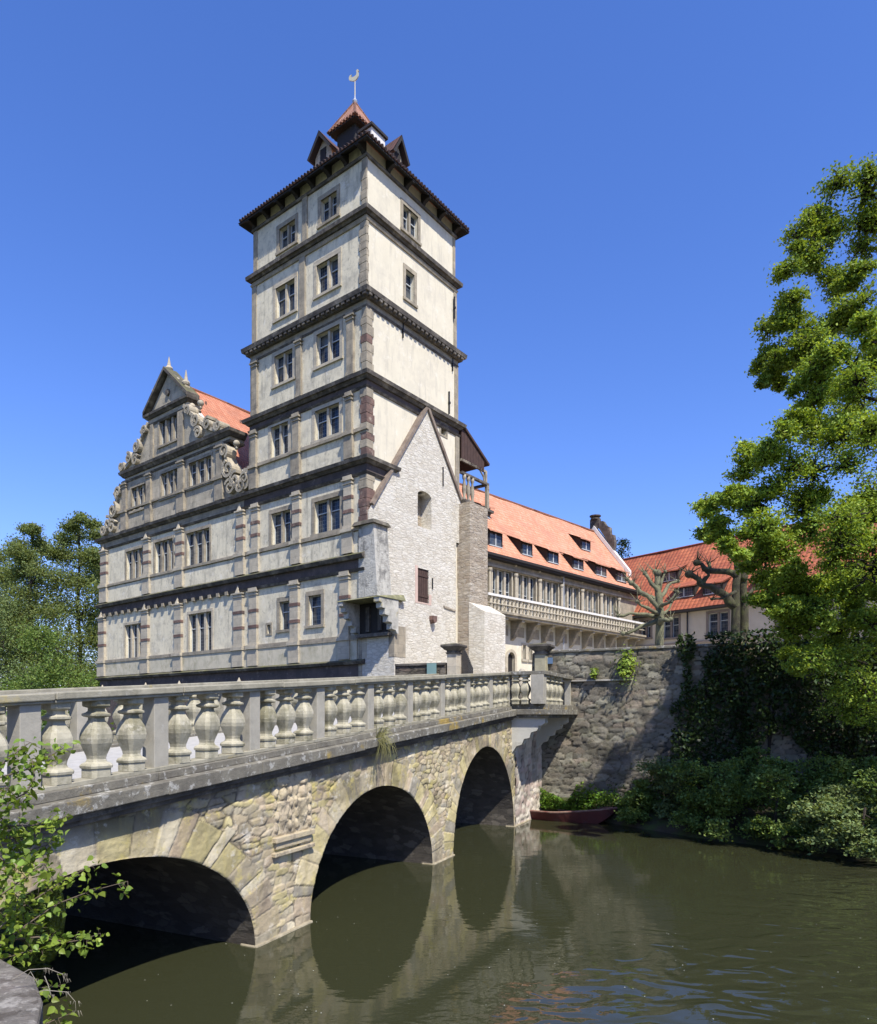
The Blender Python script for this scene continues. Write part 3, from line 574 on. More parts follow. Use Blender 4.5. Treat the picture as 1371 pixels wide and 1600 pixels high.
balp = [(.09,0),(.09,.1),(.05,.16),(.1,.36),(.09,.5),(.045,.72),(.085,.78),(.085,.9)]
for i in range(3):
    w = MB(); hgt = zr1-.04-zfl-.27; w.lathe([(r_*1.35, z_*hgt/.9) for r_, z_ in balp], 10, (-go+.04, y0-.3-i*.42, zfl+.27)); w.build('baluster', mGS, gal, smooth=True)
w = MB(); w.box(-go-.05, -go+.13, y1-.13, y1+.1, zfl+.27, zr1); w.build('rail_post', mGS, gal)
F3 = Face(tower, (-go, 0), (0, -1), (-1, 0))
b0, b1 = -y0, F3.S(757, 0); pz0 = F3.Z(726, 722); pz1 = F3.Z(757, 737); rt0 = F3.Z(731, 669); rt1 = F3.Z(767, 728); sE = F3.S(763, 0)
w = MB()
for k in range(8):
    u0, u1 = k/8, (k+1)/8; A_ = b0+(b1-b0)*u0; B_ = b0+(b1-b0)*u1
    tz = lambda s_: rt0+(rt1-rt0)*(s_-b0)/(sE-b0)-.12
    w.fprism(F3, [(A_+.01, pz0+(pz1-pz0)*u0), (B_-.01, pz0+(pz1-pz0)*u1), (B_-.01, tz(B_)), (A_+.01, tz(A_))], -.08+(k % 2)*.012, 0)
w.build('weatherboards', mWood, gal)
w = MB(); w.fprism(F3, [(b0, rt0-.06), (sE, rt1-.1), (sE+.05, rt1+.03), (b0, rt0+.1)], -2.6, .1); w.build('gallery_roof', mWood, gal)
w = MB(); w.box(-go-.02, -go+.14, y1+.05, y1+.21, zr1+.1, pz1+.1); w.box(-go, -go+.12, y0, y1+.1, pz1-.0, pz1+.14)
w.tube([(-go+.06, y1+.2, pz1-.75), (-go+.06, y1+.35, pz1-.3), (-go+.06, y1+.75, pz1+.02)], .05, 6); w.build('timber_post', mGS, gal)

# ------------------------------------------------------------------ gabled wing (local frame identical to the tower's)
wing = root('gabled_wing', 'grey stone wing with scrolled Renaissance gable and rows of triple windows, left of the tower', 'castle wing', CORNER, RZ)
GL = Face(wing, (0, 0), (1, 0), (0, 1)); WE = GL.S(160, .25); WD = 13
ow0, ow1, og = .247, .207, .15
W1 = [(197.7,223.7,859,905.3),(242.4,270.8,844.4,895.5),(292,328,829,881.7)]; W0 = [(196,223.2,975.2,1031.2),(295.5,331.2,957.6,1020)]
G1 = [(205.9,231,759,795),(252.4,279.5,736,774.7),(296,330.8,717.6,757.3)]; G2 = [(249.5,277.5,650.7,691.4)]
for hs_, z0, z1, o, x0, x1 in ((W0, -.5, Zr(7.4), ow0, LT, WE), (W1, Zr(7.4), Zr(12.25), ow1, LT, WE), (G1, Zr(12.25), Zr(16.55), og, GL.S(352, og), GL.S(191, og)), (G2, Zr(16.55), Zr(20.0), og-.05, GL.S(291, og), GL.S(234.5, og))):
    h = [quad(GL, *q_, o) for q_ in hs_]; w = MB(); wall_panel(w, GL, x0, x1, z0, z1, h, .34, o)
    if z0 < Zr(12): w.add([GL.pt(x1, z0, o), GL.pt(x1, z0, -WD), GL.pt(x1, z1, -WD), GL.pt(x1, z1, o)], [(0,1,2,3)])
    else: w.fbox(GL, x0, x0+.02, z0, z1, o-.5, o-.001); w.fbox(GL, x1-.02, x1, z0, z1, o-.5, o-.001); w.fbox(GL, x0, x1, z0, z1, o-.55, o-.5)
    w.build('wall', mPl if z0 < Zr(12) else mGable, wing)
    for i, q_ in enumerate(h): windows(wing, GL, *q_, 3, o, .16, mGS if hs_ is not W0 else mWS, transom=.62 if hs_ is not G2 else 0, mull=.2, mm=mWS if hs_ is W0 else None)
def wring(specs, x0, x1, oo, left, name='cornice', d=.8, mats=None):
    w = MB()
    for z0, z1, pb, pt, mi in specs: w.slab(x0, x1, -d, 0, Zr(z0)+.004, Zr(z1)+.004, (0 if left else pb, pb, 0, pb), (0 if left else pt, pt, 0, pt), mi)
    return w.build(name, mats or [mDS, mFr], wing)
for k in ('c4', 'c5', 'base'):
    wring([(a, b, c-.006, d_-.006, e_) for a, b, c, d_, e_ in CS[k]], LT, WE, 0, True, mats=[mDS, mGS if k == 'c4' else mFr])
xa, xb = GL.S(355, .5)+.3, GL.S(188, .5)-.3
wring([(16.3,16.42,.2,.26,0),(16.42,16.62,.2,.2,1),(16.62,16.82,.3,.46,0),(16.82,17.0,.5,.54,0),(17.0,17.15,.54,.1,0)], xa, xb, 0, False, mats=[mDS, mGable])
ga, gb = GL.S(293, .1), GL.S(234, .1)
wring([(19.5,19.62,.12,.2,0),(19.62,19.95,.12,.12,1),(19.95,20.1,.2,.34,0),(20.1,20.25,.38,.4,0)], ga, gb, 0, False, mats=[mDS, mGable])
for z0, z1, o, x0, x1 in ((9.26, 9.42, ow1, LT, WE+.1), (3.78, 3.98, ow0, LT, WE+.1), (14.28, 14.4, og, GL.S(360, og), GL.S(178, og))):
    w = MB(); w.fbox(GL, x0, x1, Zr(z0)+.004, Zr(z1)+.004, o-.05, o+.14); w.build('sill_course', mGS, wing)
w = MB(); w.fbox(GL, LT+.002, WE, Zr(2.84), Zr(3.78), .2, .342); w.build('base_panel', mPlM, wing)
w = MB(); w.fbox(GL, LT+.002, WE+.05, .2, Zr(2.2), .2, .297); w.build('plinth', mFr, wing)
w = MB(); w.fbox(GL, LT+.002, WE, Zr(8.1), Zr(9.2), .15, .267); w.build('base_panel', mPl, wing)
for a, b in ((160.3,169.2),(227.3,235.9),(278,287.9),(372.8,383.6)): pilaster(wing, GL, a, b, Zr(8.18), Zr(12.1), ow1, 2, mWS, Zr(9.4), spike=True, rel=.16)
for a, b in ((157,166),(224.2,234),(275.7,286.2),(368.5,382)): pilaster(wing, GL, a, b, Zr(2.84), Zr(7.3), ow0, 2, mWS, Zr(3.95), spike=True, rel=.17)
for a, b in ((193.5,199.5),(231,237.8),(280.5,289.2),(340.5,350)): pilaster(wing, GL, a, b, Zr(12.98), Zr(16.4), og, 0, mGS, Zr(14.35), rel=.14)
for a, b in ((236.5,241),(279.5,288)): pilaster(wing, GL, a, b, Zr(17.15), Zr(19.55), og-.05, 0, mGS, None, cap=False, rel=.1)
for i in range(22):
    a = LT+.6+i*.86
    if a < WE-.3 and min(abs(a-GL.S(p, .2)) for p in (161, 229, 281, 375)) > .5: w = MB(); w.fbox(GL, a-.13, a+.13, Zr(7.12), Zr(7.34), .2, .44); w.build('modillion', mGS, wing)
# small spikes standing on the plinth
for p in (161.5, 229, 281.5, 375): 
    s = GL.S(p, .4); w = MB(); w.lathe([(.13,0),(.13,.08),(.08,.12),(.13,.22),(.09,.3),(.02,.46)], 8, GL.pt(s, Zr(1.75), .45)); w.build('spike_finial', mWS, wing)
# pediment
o = og; zc = Zr(20.25); ap_s, ap_z = (ga+gb)/2, Zr(22.75)
w = MB(); w.fprism(GL, [(ga-.05, zc), (gb+.05, zc), (ap_s, ap_z-.3)], -.5, .06); w.build('pediment', mGable, wing)
w = MB()
for e_ in (ga-.35, gb+.35):
    w.fprism(GL, [(e_, zc), (ap_s, ap_z-.18), (ap_s, ap_z+.06), (e_, zc+.24)], -.55, .42)
w.build('pediment_cornice', mDS, wing)
w = MB(); w.lathe([(.0, 0), (.16, .02), (.2, .1), (.0, .12)], 12, (0, 0, 0)); s, z = ap_s, zc+.95
w = MB(); w.fprism(GL, [(s+.2*math.cos(t*math.pi/6), z+.22*math.sin(t*math.pi/6)) for t in range(12)], .05, .18); w.build('pediment_boss', mDS, wing)
def obelisk(px, py, o, hgt=.95, k=1):
    s, z = GL.at(px, py, o); w = MB(); w.fbox(GL, s-.17*k, s+.17*k, z-.25, z, o-.17, o+.17)
    w.lathe([(.1*k,0),(.22*k,.08),(.26*k,.2),(.2*k,.32),(.13*k,.38),(.02,hgt)], 10, GL.pt(s, z, o)); return w.build('finial', mGable, wing, smooth=False)
obelisk(264.5, 581, -.1, 1.0); obelisk(291, 603.5, -.1, 1.05); obelisk(238.5, 628, -.2, .85, .8)
def ball(px, py, o, r=.2):
    s, z = GL.at(px, py, o); w = MB(); w.lathe([(r*math.sin(math.pi*i/8)+.001, -r*math.cos(math.pi*i/8)) for i in range(9)], 12, GL.pt(s, z, o)); w.fbox(GL, s-.07, s+.07, z-r-.15, z-r+.04, o-.07, o+.07); w.build('ball_finial', mGable, wing, smooth=True)
for p in ((277.5,595),(300.5,635),(314,630),(223.5,675),(355,695),(370,693),(181.5,772)): ball(p[0], p[1], .0)
# scrolled flanks: solid web with raised volutes and a curling band
def spiral(c, r0, turns, sgn, a0, k=26): return [(c[0]+sgn*r0*(1-i/k*.8)*math.cos(a0+turns*2*math.pi*i/k), c[1]+r0*(1-i/k*.8)*math.sin(a0+turns*2*math.pi*i/k)) for i in range(k+1)]
def band(w, pts, wd, o0, o1):
    for i in range(len(pts)-1):
        p, q_ = Vector(pts[i]), Vector(pts[i+1]); d = (q_-p)
        if d.length < 1e-4: continue
        n_ = Vector((-d.y, d.x)).normalized()*wd/2; e_ = d*.12
        w.fprism(GL, [tuple(p-n_-e_), tuple(q_-n_+e_), tuple(q_+n_+e_), tuple(p+n_-e_)], o0, o1)
def flank(si, so, z0, z1, sgn):
    """si = s of the inner (wall) end, so = outer end; web falls in a hollow curve from (si,z1) to (so,z0)"""
    Wd = abs(so-si); Hh = z1-z0; f = lambda u: (si+sgn*Wd*u, z0+Hh*(1-u)**1.5)
    top = [f(i/14) for i in range(15)]
    w = MB()
    for i in range(14): w.fprism(GL, [(top[i][0], z0), (top[i+1][0], z0), top[i+1], top[i]], -.35, .12-.0)
    fl = w.build('gable_flank', mGable, wing)
    w = MB(); band(w, top, .22, -.4, .3)
    band(w, spiral(f(.10), Hh*.13, 1.3, sgn, -1.2), .16, -.3, .36)
    band(w, spiral((f(.36)[0], f(.36)[1]-.05), Hh*.17, 1.4, sgn, 2.0), .18, -.3, .42)
    band(w, spiral((f(.40)[0]+sgn*.05, z0+Hh*.16), Hh*.15, 1.4, -sgn, 0.5), .15, 0, .4)
    band(w, spiral((f(.66)[0], f(.66)[1]+.22), Hh*.15, 1.3, sgn, 1.2), .17, -.3, .4)
    band(w, spiral((f(.93)[0], z0+Hh*.14), Hh*.13, 1.3, sgn, 2.6), .17, -.35, .4)
    w.build('scrollwork', mGable, fl)
flank(GL.S(291, .1), GL.S(350, .1), Zr(17.15), Zr(19.7), -1); flank(GL.S(234.5, .1), GL.S(192, .1), Zr(17.15), Zr(19.7), 1)
flank(GL.S(351, .1), LT+.05, Zr(12.98), Zr(16.3), -1); flank(GL.S(191.5, .1), WE-.15, Zr(12.98), Zr(16.3), 1)
w = MB(); s, z = LT-.15, Zr(13.75); w.fprism(GL, [(s+.42*math.cos(t*math.pi/8), z+.62*math.sin(t*math.pi/8)) for t in range(16)], .1, .3)
band(w, spiral((s, z), .36, 1.3, 1, 0), .1, .3, .4); w.build('cartouche', mGable, wing)
# roof
zr = Zr(22.3); sr = 18.2; xe0, xe1 = LT-.1, WE+.1; z_e = Zr(12.9)
w = MB(); P = GL.pt
w.uvgrid(P(xe0, z_e, -.45), P(xe0, z_e, -WD), P(sr, zr, -WD), P(sr, zr, -.45), 24, 12); w.uvgrid(P(xe1, z_e, -WD), P(xe1, z_e, -.45), P(sr, zr, -.45), P(sr, zr, -WD), 24, 12)
w.add([P(xe0, z_e, -WD), P(xe1, z_e, -WD), P(sr, zr, -WD)], [(0,1,2)]); w.tube([P(sr, zr+.02, -.45), P(sr, zr+.02, -WD)], .1, 6); w.build('roof', mTile, wing)
w = MB()
for e_ in (xe0, xe1):
    w.fprism(GL, [(e_, z_e), (sr, zr), (sr, zr+.16), (e_, z_e+.16)], -.9, -.4)
w.build('verge', mWhite, wing)
def onroof(u, d, lift): return P(xe0+(sr-xe0)*u, z_e+(zr-z_e)*u+lift, -d)
w = MB(); w.hexa([onroof(.28,2.6,.03),onroof(.28,3.6,.03),onroof(.38,3.6,.03),onroof(.38,2.6,.03),onroof(.28,2.6,.12),onroof(.28,3.6,.12),onroof(.38,3.6,.12),onroof(.38,2.6,.12)]); w.build('skylight', mGlass, wing)
for u, d in ((.86, 2.2), (.8, 4.6), (.88, 6.2)):
    w = MB(); w.tube([onroof(u, d, .0), onroof(u, d, .22)], .06, 6); w.build('roof_vent', mRS, wing)
# ------------------------------------------------------------------ number fields for rubble masonry
def vnoise(x, y, s, seed=0):
    r = np.random.RandomState(seed).rand(64, 64); x = x*s; y = y*s; xi = np.floor(x).astype(int); yi = np.floor(y).astype(int); fx = x-xi; fy = y-yi
    fx = fx*fx*(3-2*fx); fy = fy*fy*(3-2*fy); g = lambda a, b: r[a % 64, b % 64]
    return (g(xi, yi)*(1-fx)+g(xi+1, yi)*fx)*(1-fy)+(g(xi, yi+1)*(1-fx)+g(xi+1, yi+1)*fx)*fy
def cells(x, z, x0, x1, z0, z1, rowh, wmin, wmax, seed, ax=.55):
    rs = np.random.RandomState(seed); sx = []; sz = []; q = z0
    while q < z1+rowh:
        a = x0-rs.rand()
        while a < x1+1:
            a += rs.uniform(wmin, wmax); sx.append(a); sz.append(q+rs.uniform(-.28, .28)*rowh)
        q += rowh*rs.uniform(.75, 1.25)
    sx = np.array(sx); sz = np.array(sz); idm = np.zeros(x.shape, int); e = np.zeros(x.shape)
    wx = x+.10*(vnoise(x, z, 3.1, seed+1)-.5); wz = z+.07*(vnoise(x, z, 4.3, seed+2)-.5)
    for i in range(0, x.size, 4000):
        dx = (wx[i:i+4000, None]-sx)*ax; dz = wz[i:i+4000, None]-sz; d = np.sqrt(dx*dx+dz*dz)
        p = np.argpartition(d, 1, axis=1)[:, :2]; dd = np.take_along_axis(d, p, 1); o = np.argsort(dd, 1); dd = np.take_along_axis(dd, o, 1); p = np.take_along_axis(p, o, 1)
        idm[i:i+4000] = p[:, 0]; e[i:i+4000] = dd[:, 1]-dd[:, 0]
    return idm, e
def masonry(name, parent, mat, pal, mortar, x0, x1, zlo, ztop, step, P, arches=(), rowh=.2, wmin=.25, wmax=.6, seed=3, amp=.035, thick=.55, joint=.045, rough=.02, ax=.55, topshade=0, gain=1.0):
    nx = int((x1-x0)/step); xs = np.linspace(x0, x1, nx+1); nz = int((ztop(x0+0*x0)-zlo)/step); nz = int(max(ztop(x0), ztop(x1))-zlo)*0+int((max(ztop(x0), ztop(x1))-zlo)/step)
    tt = np.linspace(0, 1, nz+1); X = np.repeat(xs[:, None], nz+1, 1); Z = zlo+(np.array([ztop(a) for a in xs])[:, None]-zlo)*tt[None, :]
    x = X.ravel(); z = Z.ravel(); idm, e = cells(x, z, x0, x1, zlo, max(ztop(x0), ztop(x1)), rowh, wmin, wmax, seed, ax)
    ins = np.zeros(x.shape, bool); rs = np.random.RandomState(seed+9)
    for k, (tc, a, b) in enumerate(arches):
        zz = np.maximum(z, 0); rho = np.sqrt(((x-tc)/a)**2+(zz/b)**2)+1e-6; th = np.arctan2(zz/b, (x-tc)/a); dist = (rho-1)*np.sqrt((a*np.cos(th))**2+(b*np.sin(th))**2)
        K = int(math.pi*(a+b)/2/.27); cuts = np.cumsum(rs.uniform(.6, 1.5, K)); cuts = np.concatenate([[0], cuts/cuts[-1]*math.pi]); j = np.clip(np.searchsorted(cuts, th)-1, 0, K-1)
        tk = (thick+rs.uniform(-.16, .14, K))[j]; rin = (dist < tk) & (rho >= 1) & (z > .02)
        el = np.minimum(np.minimum(th-cuts[j], cuts[j+1]-th)*(a+b)/2*1.6, np.minimum(dist+.03, tk-dist)*1.0)
        idm = np.where(rin, 100000+k*1000+j, idm); e = np.where(rin, el, e); ins |= (rho < 1)
    uid, inv = np.unique(idm, return_inverse=True); pal = np.array(pal); pc = pal[rs.randint(0, len(pal), len(uid))]*rs.uniform(.78, 1.15, (len(uid), 1)); off = rs.uniform(-.6, 1, len(uid))
    n1 = vnoise(x, z, 7, 5)+.5*vnoise(x, z, 19, 6); m = np.clip(e/joint+.5*(n1-.7), 0, 1); m = m*m*(3-2*m)
    hgt = m*amp*(1+.8*off[inv])+rough*(n1-.75)*.8+.03*(vnoise(x, z, .9, 8)-.5)
    mk = np.clip((vnoise(x, z, 1.7, 51)-.42)*6, 0, 1)[:, None]; mo = np.array(mortar)*(1.25-.95*mk); c = pc[inv]*m[:, None]+mo*(1-m[:, None]); big = vnoise(x, z, .7, 21)[:, None]; c = c*(.8+.35*big)
    for k, (tc, a, b) in enumerate(arches):     # slide inner neighbours onto the arch line
        zz = np.maximum(z, 1e-4); rho = np.sqrt(((x-tc)/a)**2+(zz/b)**2)+1e-6; q = (rho < 1) & (rho > .8)
        x = np.where(q, tc+(x-tc)/rho, x); z = np.where(q & (z > 0), z/rho, z); hgt = np.where(rho < 1.002, 0.0, hgt)
    c = c*(1-.35*((vnoise(x, z, 1.3, 41) > .62)*np.clip((vnoise(x, z, 1.3, 41)-.62)*8, 0, 1)))[:, None]
    if topshade:  # shade under the ledge, painted into the stone colour as a ragged dark band
        zt_ = np.array([ztop(a) for a in x]); k_ = np.clip(1-(zt_-z)/(topshade*(.6+.8*vnoise(x, z, 2.5, 44))), 0, 1)[:, None]; c = c*(1-k_)+np.array([.07,.062,.05])*k_
    v = [P(a, b, c_) for a, b, c_ in zip(x, z, hgt)]
    I = np.arange((nx+1)*(nz+1)).reshape(nx+1, nz+1); q = np.stack([I[:-1, :-1], I[1:, :-1], I[1:, 1:], I[:-1, 1:]], -1).reshape(-1, 4)
    if arches: q = q[~ins[q].all(1)]
    w = MB(); w.v = v; w.f = [tuple(a) for a in q.tolist()]; w.m = [0]*len(q); w.uv = []
    return w.build(name, mat, parent, smooth=True, cols=np.concatenate([np.clip(c*gain, 0, 1), np.ones((len(c), 1))], 1))

# ------------------------------------------------------------------ bridge
BZ = math.atan2(.9100, .4147); bridge = root('stone_bridge', 'old three-arched stone bridge with pale balustrade and mossy ledge crossing the moat', 'bridge', (-2.93, 11.02, 0), BZ)
BR = Face(bridge, (0, 0), (1, 0), (0, -1)); SL = .0715; hb = lambda t: H+SL*t; BW = 4.4; T0, T1 = -8.5, 16.45
ARC = [(-2.75, 2.75, 1.89), (4.11, 2.6, 2.19), (10.56, 2.56, 2.77)]
mBr = stone('bridge_rubble', (1, 1, 1), (.74, .71, .66), 2.6, [(2.3,.54,.64,(.48,.40,.12),.65), (1.2,.54,.68,(.12,.10,.08),.65), (3.2,.58,.66,(.60,.56,.46),.55)], 24, .45, streak=.5, streakc=(.40,.33,.12), attr=True, bdist=.03)
PALB = [(.53,.455,.28),(.48,.40,.26),(.55,.475,.25),(.42,.37,.26),(.59,.525,.37),(.50,.42,.29),(.37,.32,.22),(.45,.365,.25),(.49,.425,.22),(.34,.31,.24)]
bot = lambda t: hb(t)-.93
masonry('spandrel', bridge, mBr, PALB, (.37,.32,.235), T0, 13.2, -.4, bot, .023, lambda a, z, h: (a, -h, z), ARC, rowh=.12, wmin=.16, wmax=.55, gain=1.05, amp=.013, thick=.58, joint=.024, ax=.34, topshade=.42)
masonry('abutment_pier', bridge, stone('pale_pier_stone', (1,1,1), (.8,.77,.72), 2.6, [(1.5,.56,.7,(.5,.42,.16),.4)], 26, .5, attr=True), [(.56,.50,.42),(.52,.42,.36),(.60,.55,.46)], (.58,.53,.46), 13.2, T1, -.4, bot, .06, lambda a, z, h: (a, -h, z), (), rowh=.2, amp=.03)
w = MB()
for tc, a, b in ARC:
    K = 28; pts = [(tc-a, -.5)]+[(tc-a*math.cos(math.pi*k/K), b*math.sin(math.pi*k/K)) for k in range(K+1)]+[(tc+a, -.5)]
    for i in range(len(pts)-1): w.add([(pts[i][0], .0, pts[i][1]), (pts[i+1][0], .0, pts[i+1][1]), (pts[i+1][0], BW, pts[i+1][1]), (pts[i][0], BW, pts[i][1])], [(0,1,2,3)])
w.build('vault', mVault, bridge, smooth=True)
w = MB(); xs = [T0]
for tc, a, b in ARC: xs += [tc+a*math.cos(math.pi*(1-k/16)) for k in range(17)]
xs = sorted(set(xs+[T1]))
def low(t):
    for tc, a, b in ARC:
        if abs(t-tc) < a-1e-6: return b*math.sqrt(max(0, 1-((t-tc)/a)**2))
    return -.5
for i in range(len(xs)-1):
    a, b = xs[i], xs[i+1]; m = (a+b)/2; inside = low(m) > 0
    la, lb = (low(a) if low(a) > 0 else 0, low(b) if low(b) > 0 else 0) if inside else (-.5, -.5)
    w.add([(a, BW, la), (b, BW, lb), (b, BW, bot(b)), (a, BW, bot(a))], [(0,1,2,3)])
w.add([(T0, 0, -.5), (T0, BW, -.5), (T0, BW, bot(T0)), (T0, 0, bot(T0))], [(0,1,2,3)])
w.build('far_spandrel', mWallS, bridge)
def bx(w, t0, t1, y0, y1, z0, z1, mi=0, h=None):
    h = h or hb; w.hexa([(t0,y0,h(t0)+z0),(t1,y0,h(t1)+z0),(t1,y1,h(t1)+z0),(t0,y1,h(t0)+z0),(t0,y0,h(t0)+z1),(t1,y0,h(t1)+z1),(t1,y1,h(t1)+z1),(t0,y1,h(t0)+z1)], mi)
w = MB()
for a, b in ((0-.02, 1.53), (6.69, 8.02), (13.1, T1)):
    w = MB(); w.box(a, b, -.06, .3, -.4, .03); w.build('pier_footing', stone('footing_stone', (.38,.33,.23), (.20,.17,.11), 4, (), 20, .8), bridge, bevel=.03)
# ledge in worn lengths
rs = random.Random(4); t = T0
while t < 12.9:
    t2 = min(t+rs.uniform(1.3, 2.1), 12.95); d = rs.uniform(-.012, .012); w = MB()
    bx(w, t, t2-.008, -.24-d, .5, -.90+d, -.72); w2 = w; bx(w, t, t2-.008, -.06, .45, -.72, -.61+d*.5)
    w.build('ledge', mLedge, bridge, bevel=.012); t = t2
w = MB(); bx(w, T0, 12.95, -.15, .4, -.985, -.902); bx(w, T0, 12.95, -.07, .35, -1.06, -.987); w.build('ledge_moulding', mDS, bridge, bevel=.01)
w = MB(); bx(w, T0, T1, BW-.45, BW+.2, -.95, -.61); w.build('ledge', mLedge, bridge)
w = MB(); bx(w, T0, T1, .5, BW-.45, -.95, -.66); w.build('deck', stone('pale_gravel', (.42,.405,.37), (.32,.31,.28), 6, (), 60, .5), bridge)
# balustrade, one object per post / baluster / rail length
def sqlathe(w, prof, c, ch=.68):
    base = len(w.v); q = [(1,-ch),(1,ch),(ch,1),(-ch,1),(-1,ch),(-1,-ch),(-ch,-1),(ch,-1)]
    for r, z in prof:
        for a, b in q: w.v.append((c[0]+a*r, c[1]+b*r, c[2]+z))
    n = 8
    for i in range(len(prof)-1):
        for k in range(n): w.f.append((base+i*n+k, base+i*n+(k+1) % n, base+(i+1)*n+(k+1) % n, base+(i+1)*n+k)); w.m.append(0); w.uv.append(None)
    w.f.append(tuple(base+k for k in range(n))[::-1]); w.m.append(0); w.uv.append(None); e = base+(len(prof)-1)*n; w.f.append(tuple(e+k for k in range(n))); w.m.append(0); w.uv.append(None)
BP = [(.135,0),(.135,.115),(.15,.12),(.155,.15),(.14,.175),(.10,.20),(.088,.235),(.095,.28),(.122,.36),(.148,.44),(.156,.50),(.152,.56),(.132,.63),(.098,.70),(.078,.745),(.076,.775),(.115,.785),(.135,.80),(.135,.825),(.10,.84),(.08,.86),(.078,.90),(.12,.915),(.13,.93),(.13,1.0)]
w = MB(); sqlathe(w, BP, (0, 0, 0)); bmesh_obj = None
def copyof(o, parent, loc, rz=0, sc_=None):
    c = o.copy(); sc.collection.objects.link(c); c.parent = parent; c.location = loc; c.rotation_euler = (0, 0, rz)
    if sc_: c.scale = sc_
    return c
rails = {}
nearb = MB(); bx(nearb, -3.0, -2.9, .0, .1, -.6, -.5)
def rail_piece(t0, t1, y, h=None, nm='rail'):
    w = MB(); bx(w, t0, t1, y-.15, y+.15, .385, .50, 0, h); bx(w, t0, t1, y-.17, y+.17, .44, .475, 0, h); return w.build(nm, mRail, near if y < 2 else far, bevel=.012)
near = MB(); bx(near, T0, 12.95, .0, .26, -.612, -.55); near = near.build('near_balustrade', mRail, bridge, bevel=.01)
far = MB(); bx(far, T0, T1, BW-.26, BW, -.612, -.55); far = far.build('far_balustrade', mRail, bridge)
pe = [BR.S(p, -.02) for p in (65, 264, 407, 508, 585, 646, 696, 735.6, 770.6, 800)]
print('posts', [round(a, 2) for a in pe])
sp = (pe[4]-pe[0])/4; pe = [pe[0]-2*sp, pe[0]-sp]+pe
w = MB(); sqlathe(w, BP, (0, 0, 0)); proto = w.build('baluster', mBal, near, bevel=0); first = True
nb = 0; PW = .25
def postm(t, y, parent, wd=PW, dp=.22, h=None, mt=None):
    w = MB(); bx(w, t-wd, t, y-dp/2, y+dp/2, -.555, .388, 0, h); return w.build('post', mt or mPost, parent, bevel=.008)
for k in range(len(pe)):
    postm(pe[k], .13, near)
    if k+1 < len(pe):
        a, b = pe[k], pe[k+1]-PW
        for j in range(3):
            tt = a+(b-a)*(j+.5)/3; s_ = 1.0
            if first: ob = proto; first = False
            else: ob = copyof(proto, near, (0, 0, 0))
            ob.location = (tt, .13, hb(tt)-.555); ob.scale = (s_, s_, .945); ob.rotation_euler = (rs.uniform(-.012, .012), rs.uniform(-.012, .012), rs.uniform(-.05, .05)); ob.scale = (rs.uniform(.97, 1.03), rs.uniform(.97, 1.03), .945); nb += 1
t = T0+.3
while t < 12.95:
    t2 = min(t+rs.uniform(1.9, 2.6), 12.96); w = MB(); d = rs.uniform(-.006, .006)
    bx(w, t, t2-.006, -.03-d, .29, .388, .425+d); bx(w, t, t2-.006, -.055-d, .315, .425+d, .512+d); w.build('rail', mRail, near, bevel=.014); t = t2
for k in range(12):
    a = T0+1+k*1.95; postm(a, BW-.13, far)
    if k < 11:
        for j in range(3):
            tt = a+(1.95-PW)*(j+.5)/3; ob = copyof(proto, far, (tt, BW-.13, hb(tt)-.555)); ob.scale = (1, 1, .945)
w = MB(); bx(w, T0, T1, BW-.29, BW+.03, .388, .512); w.build('rail', mRail, far, bevel=.014)
# landing that juts out at the castle end
t0 = pe[-1]; hc = hb(t0); flat = lambda t: hc; yo = -1.16
plat = MB(); plat.box(t0-.30, T1, yo-.24, .0, hc-.90, hc-.72); plat.box(t0-.12, T1, yo-.08, .3, hc-.72, hc-.555); plat = plat.build('landing', mLedge, bridge, bevel=.015)
w = MB(); w.box(t0-.2, T1, yo-.12, 0, hc-1.0, hc-.902); w.build('landing_moulding', mLedge, plat, bevel=.01)
w = MB(); w.box(t0-.36, t0, yo+.0, yo+.42, hc-.555, hc+.388); w.build('post', mPost, plat, bevel=.01)
w = MB(); w.box(T1-.22, T1-.02, yo+.02, yo+.24, hc-.555, hc+.388); w.build('post', mPost, plat, bevel=.01)
for yy in (-.18, -.50): ob = copyof(proto, plat, (t0-.16, yy, hc-.555)); ob.scale = (1, 1, .945)
for j in range(4): ob = copyof(proto, plat, (t0+.3+j*.56, yo+.13, hc-.555)); ob.scale = (1, 1, .945)
w = MB(); w.box(t0-.34, t0+.0, yo-.05, .0, hc+.388, hc+.512); w.box(t0, T1, yo-.05, yo+.3, hc+.388, hc+.512); w.build('rail', mLedge, plat, bevel=.014)
mCor = stone('pale_corbel', (.50,.49,.43), (.40,.385,.33), 2, [(2,.6,.72,(.2,.19,.15),.6)], 20, .4)
for tb, th in ((t0-.1, .34), (T1-.75, .34)):
    z0 = hc-1.0; pr = [(0, 0), (-1.12, 0), (-1.12, -.16), (-1.0, -.24), (-.92, -.24), (-.86, -.40), (-.66, -.46), (-.60, -.64), (-.42, -.68), (-.34, -.86), (-.16, -.92), (0, -1.16)]
    n = len(pr); w = MB(); vs = [(tb, a, z0+b) for a, b in pr]+[(tb+th, a, z0+b) for a, b in pr]
    w.add(vs, [tuple(range(n)), tuple(range(n, 2*n))[::-1]]+[(i, (i+1) % n, n+(i+1) % n, n+i) for i in range(n)]); w.build('corbel', mCor, plat, bevel=.015)
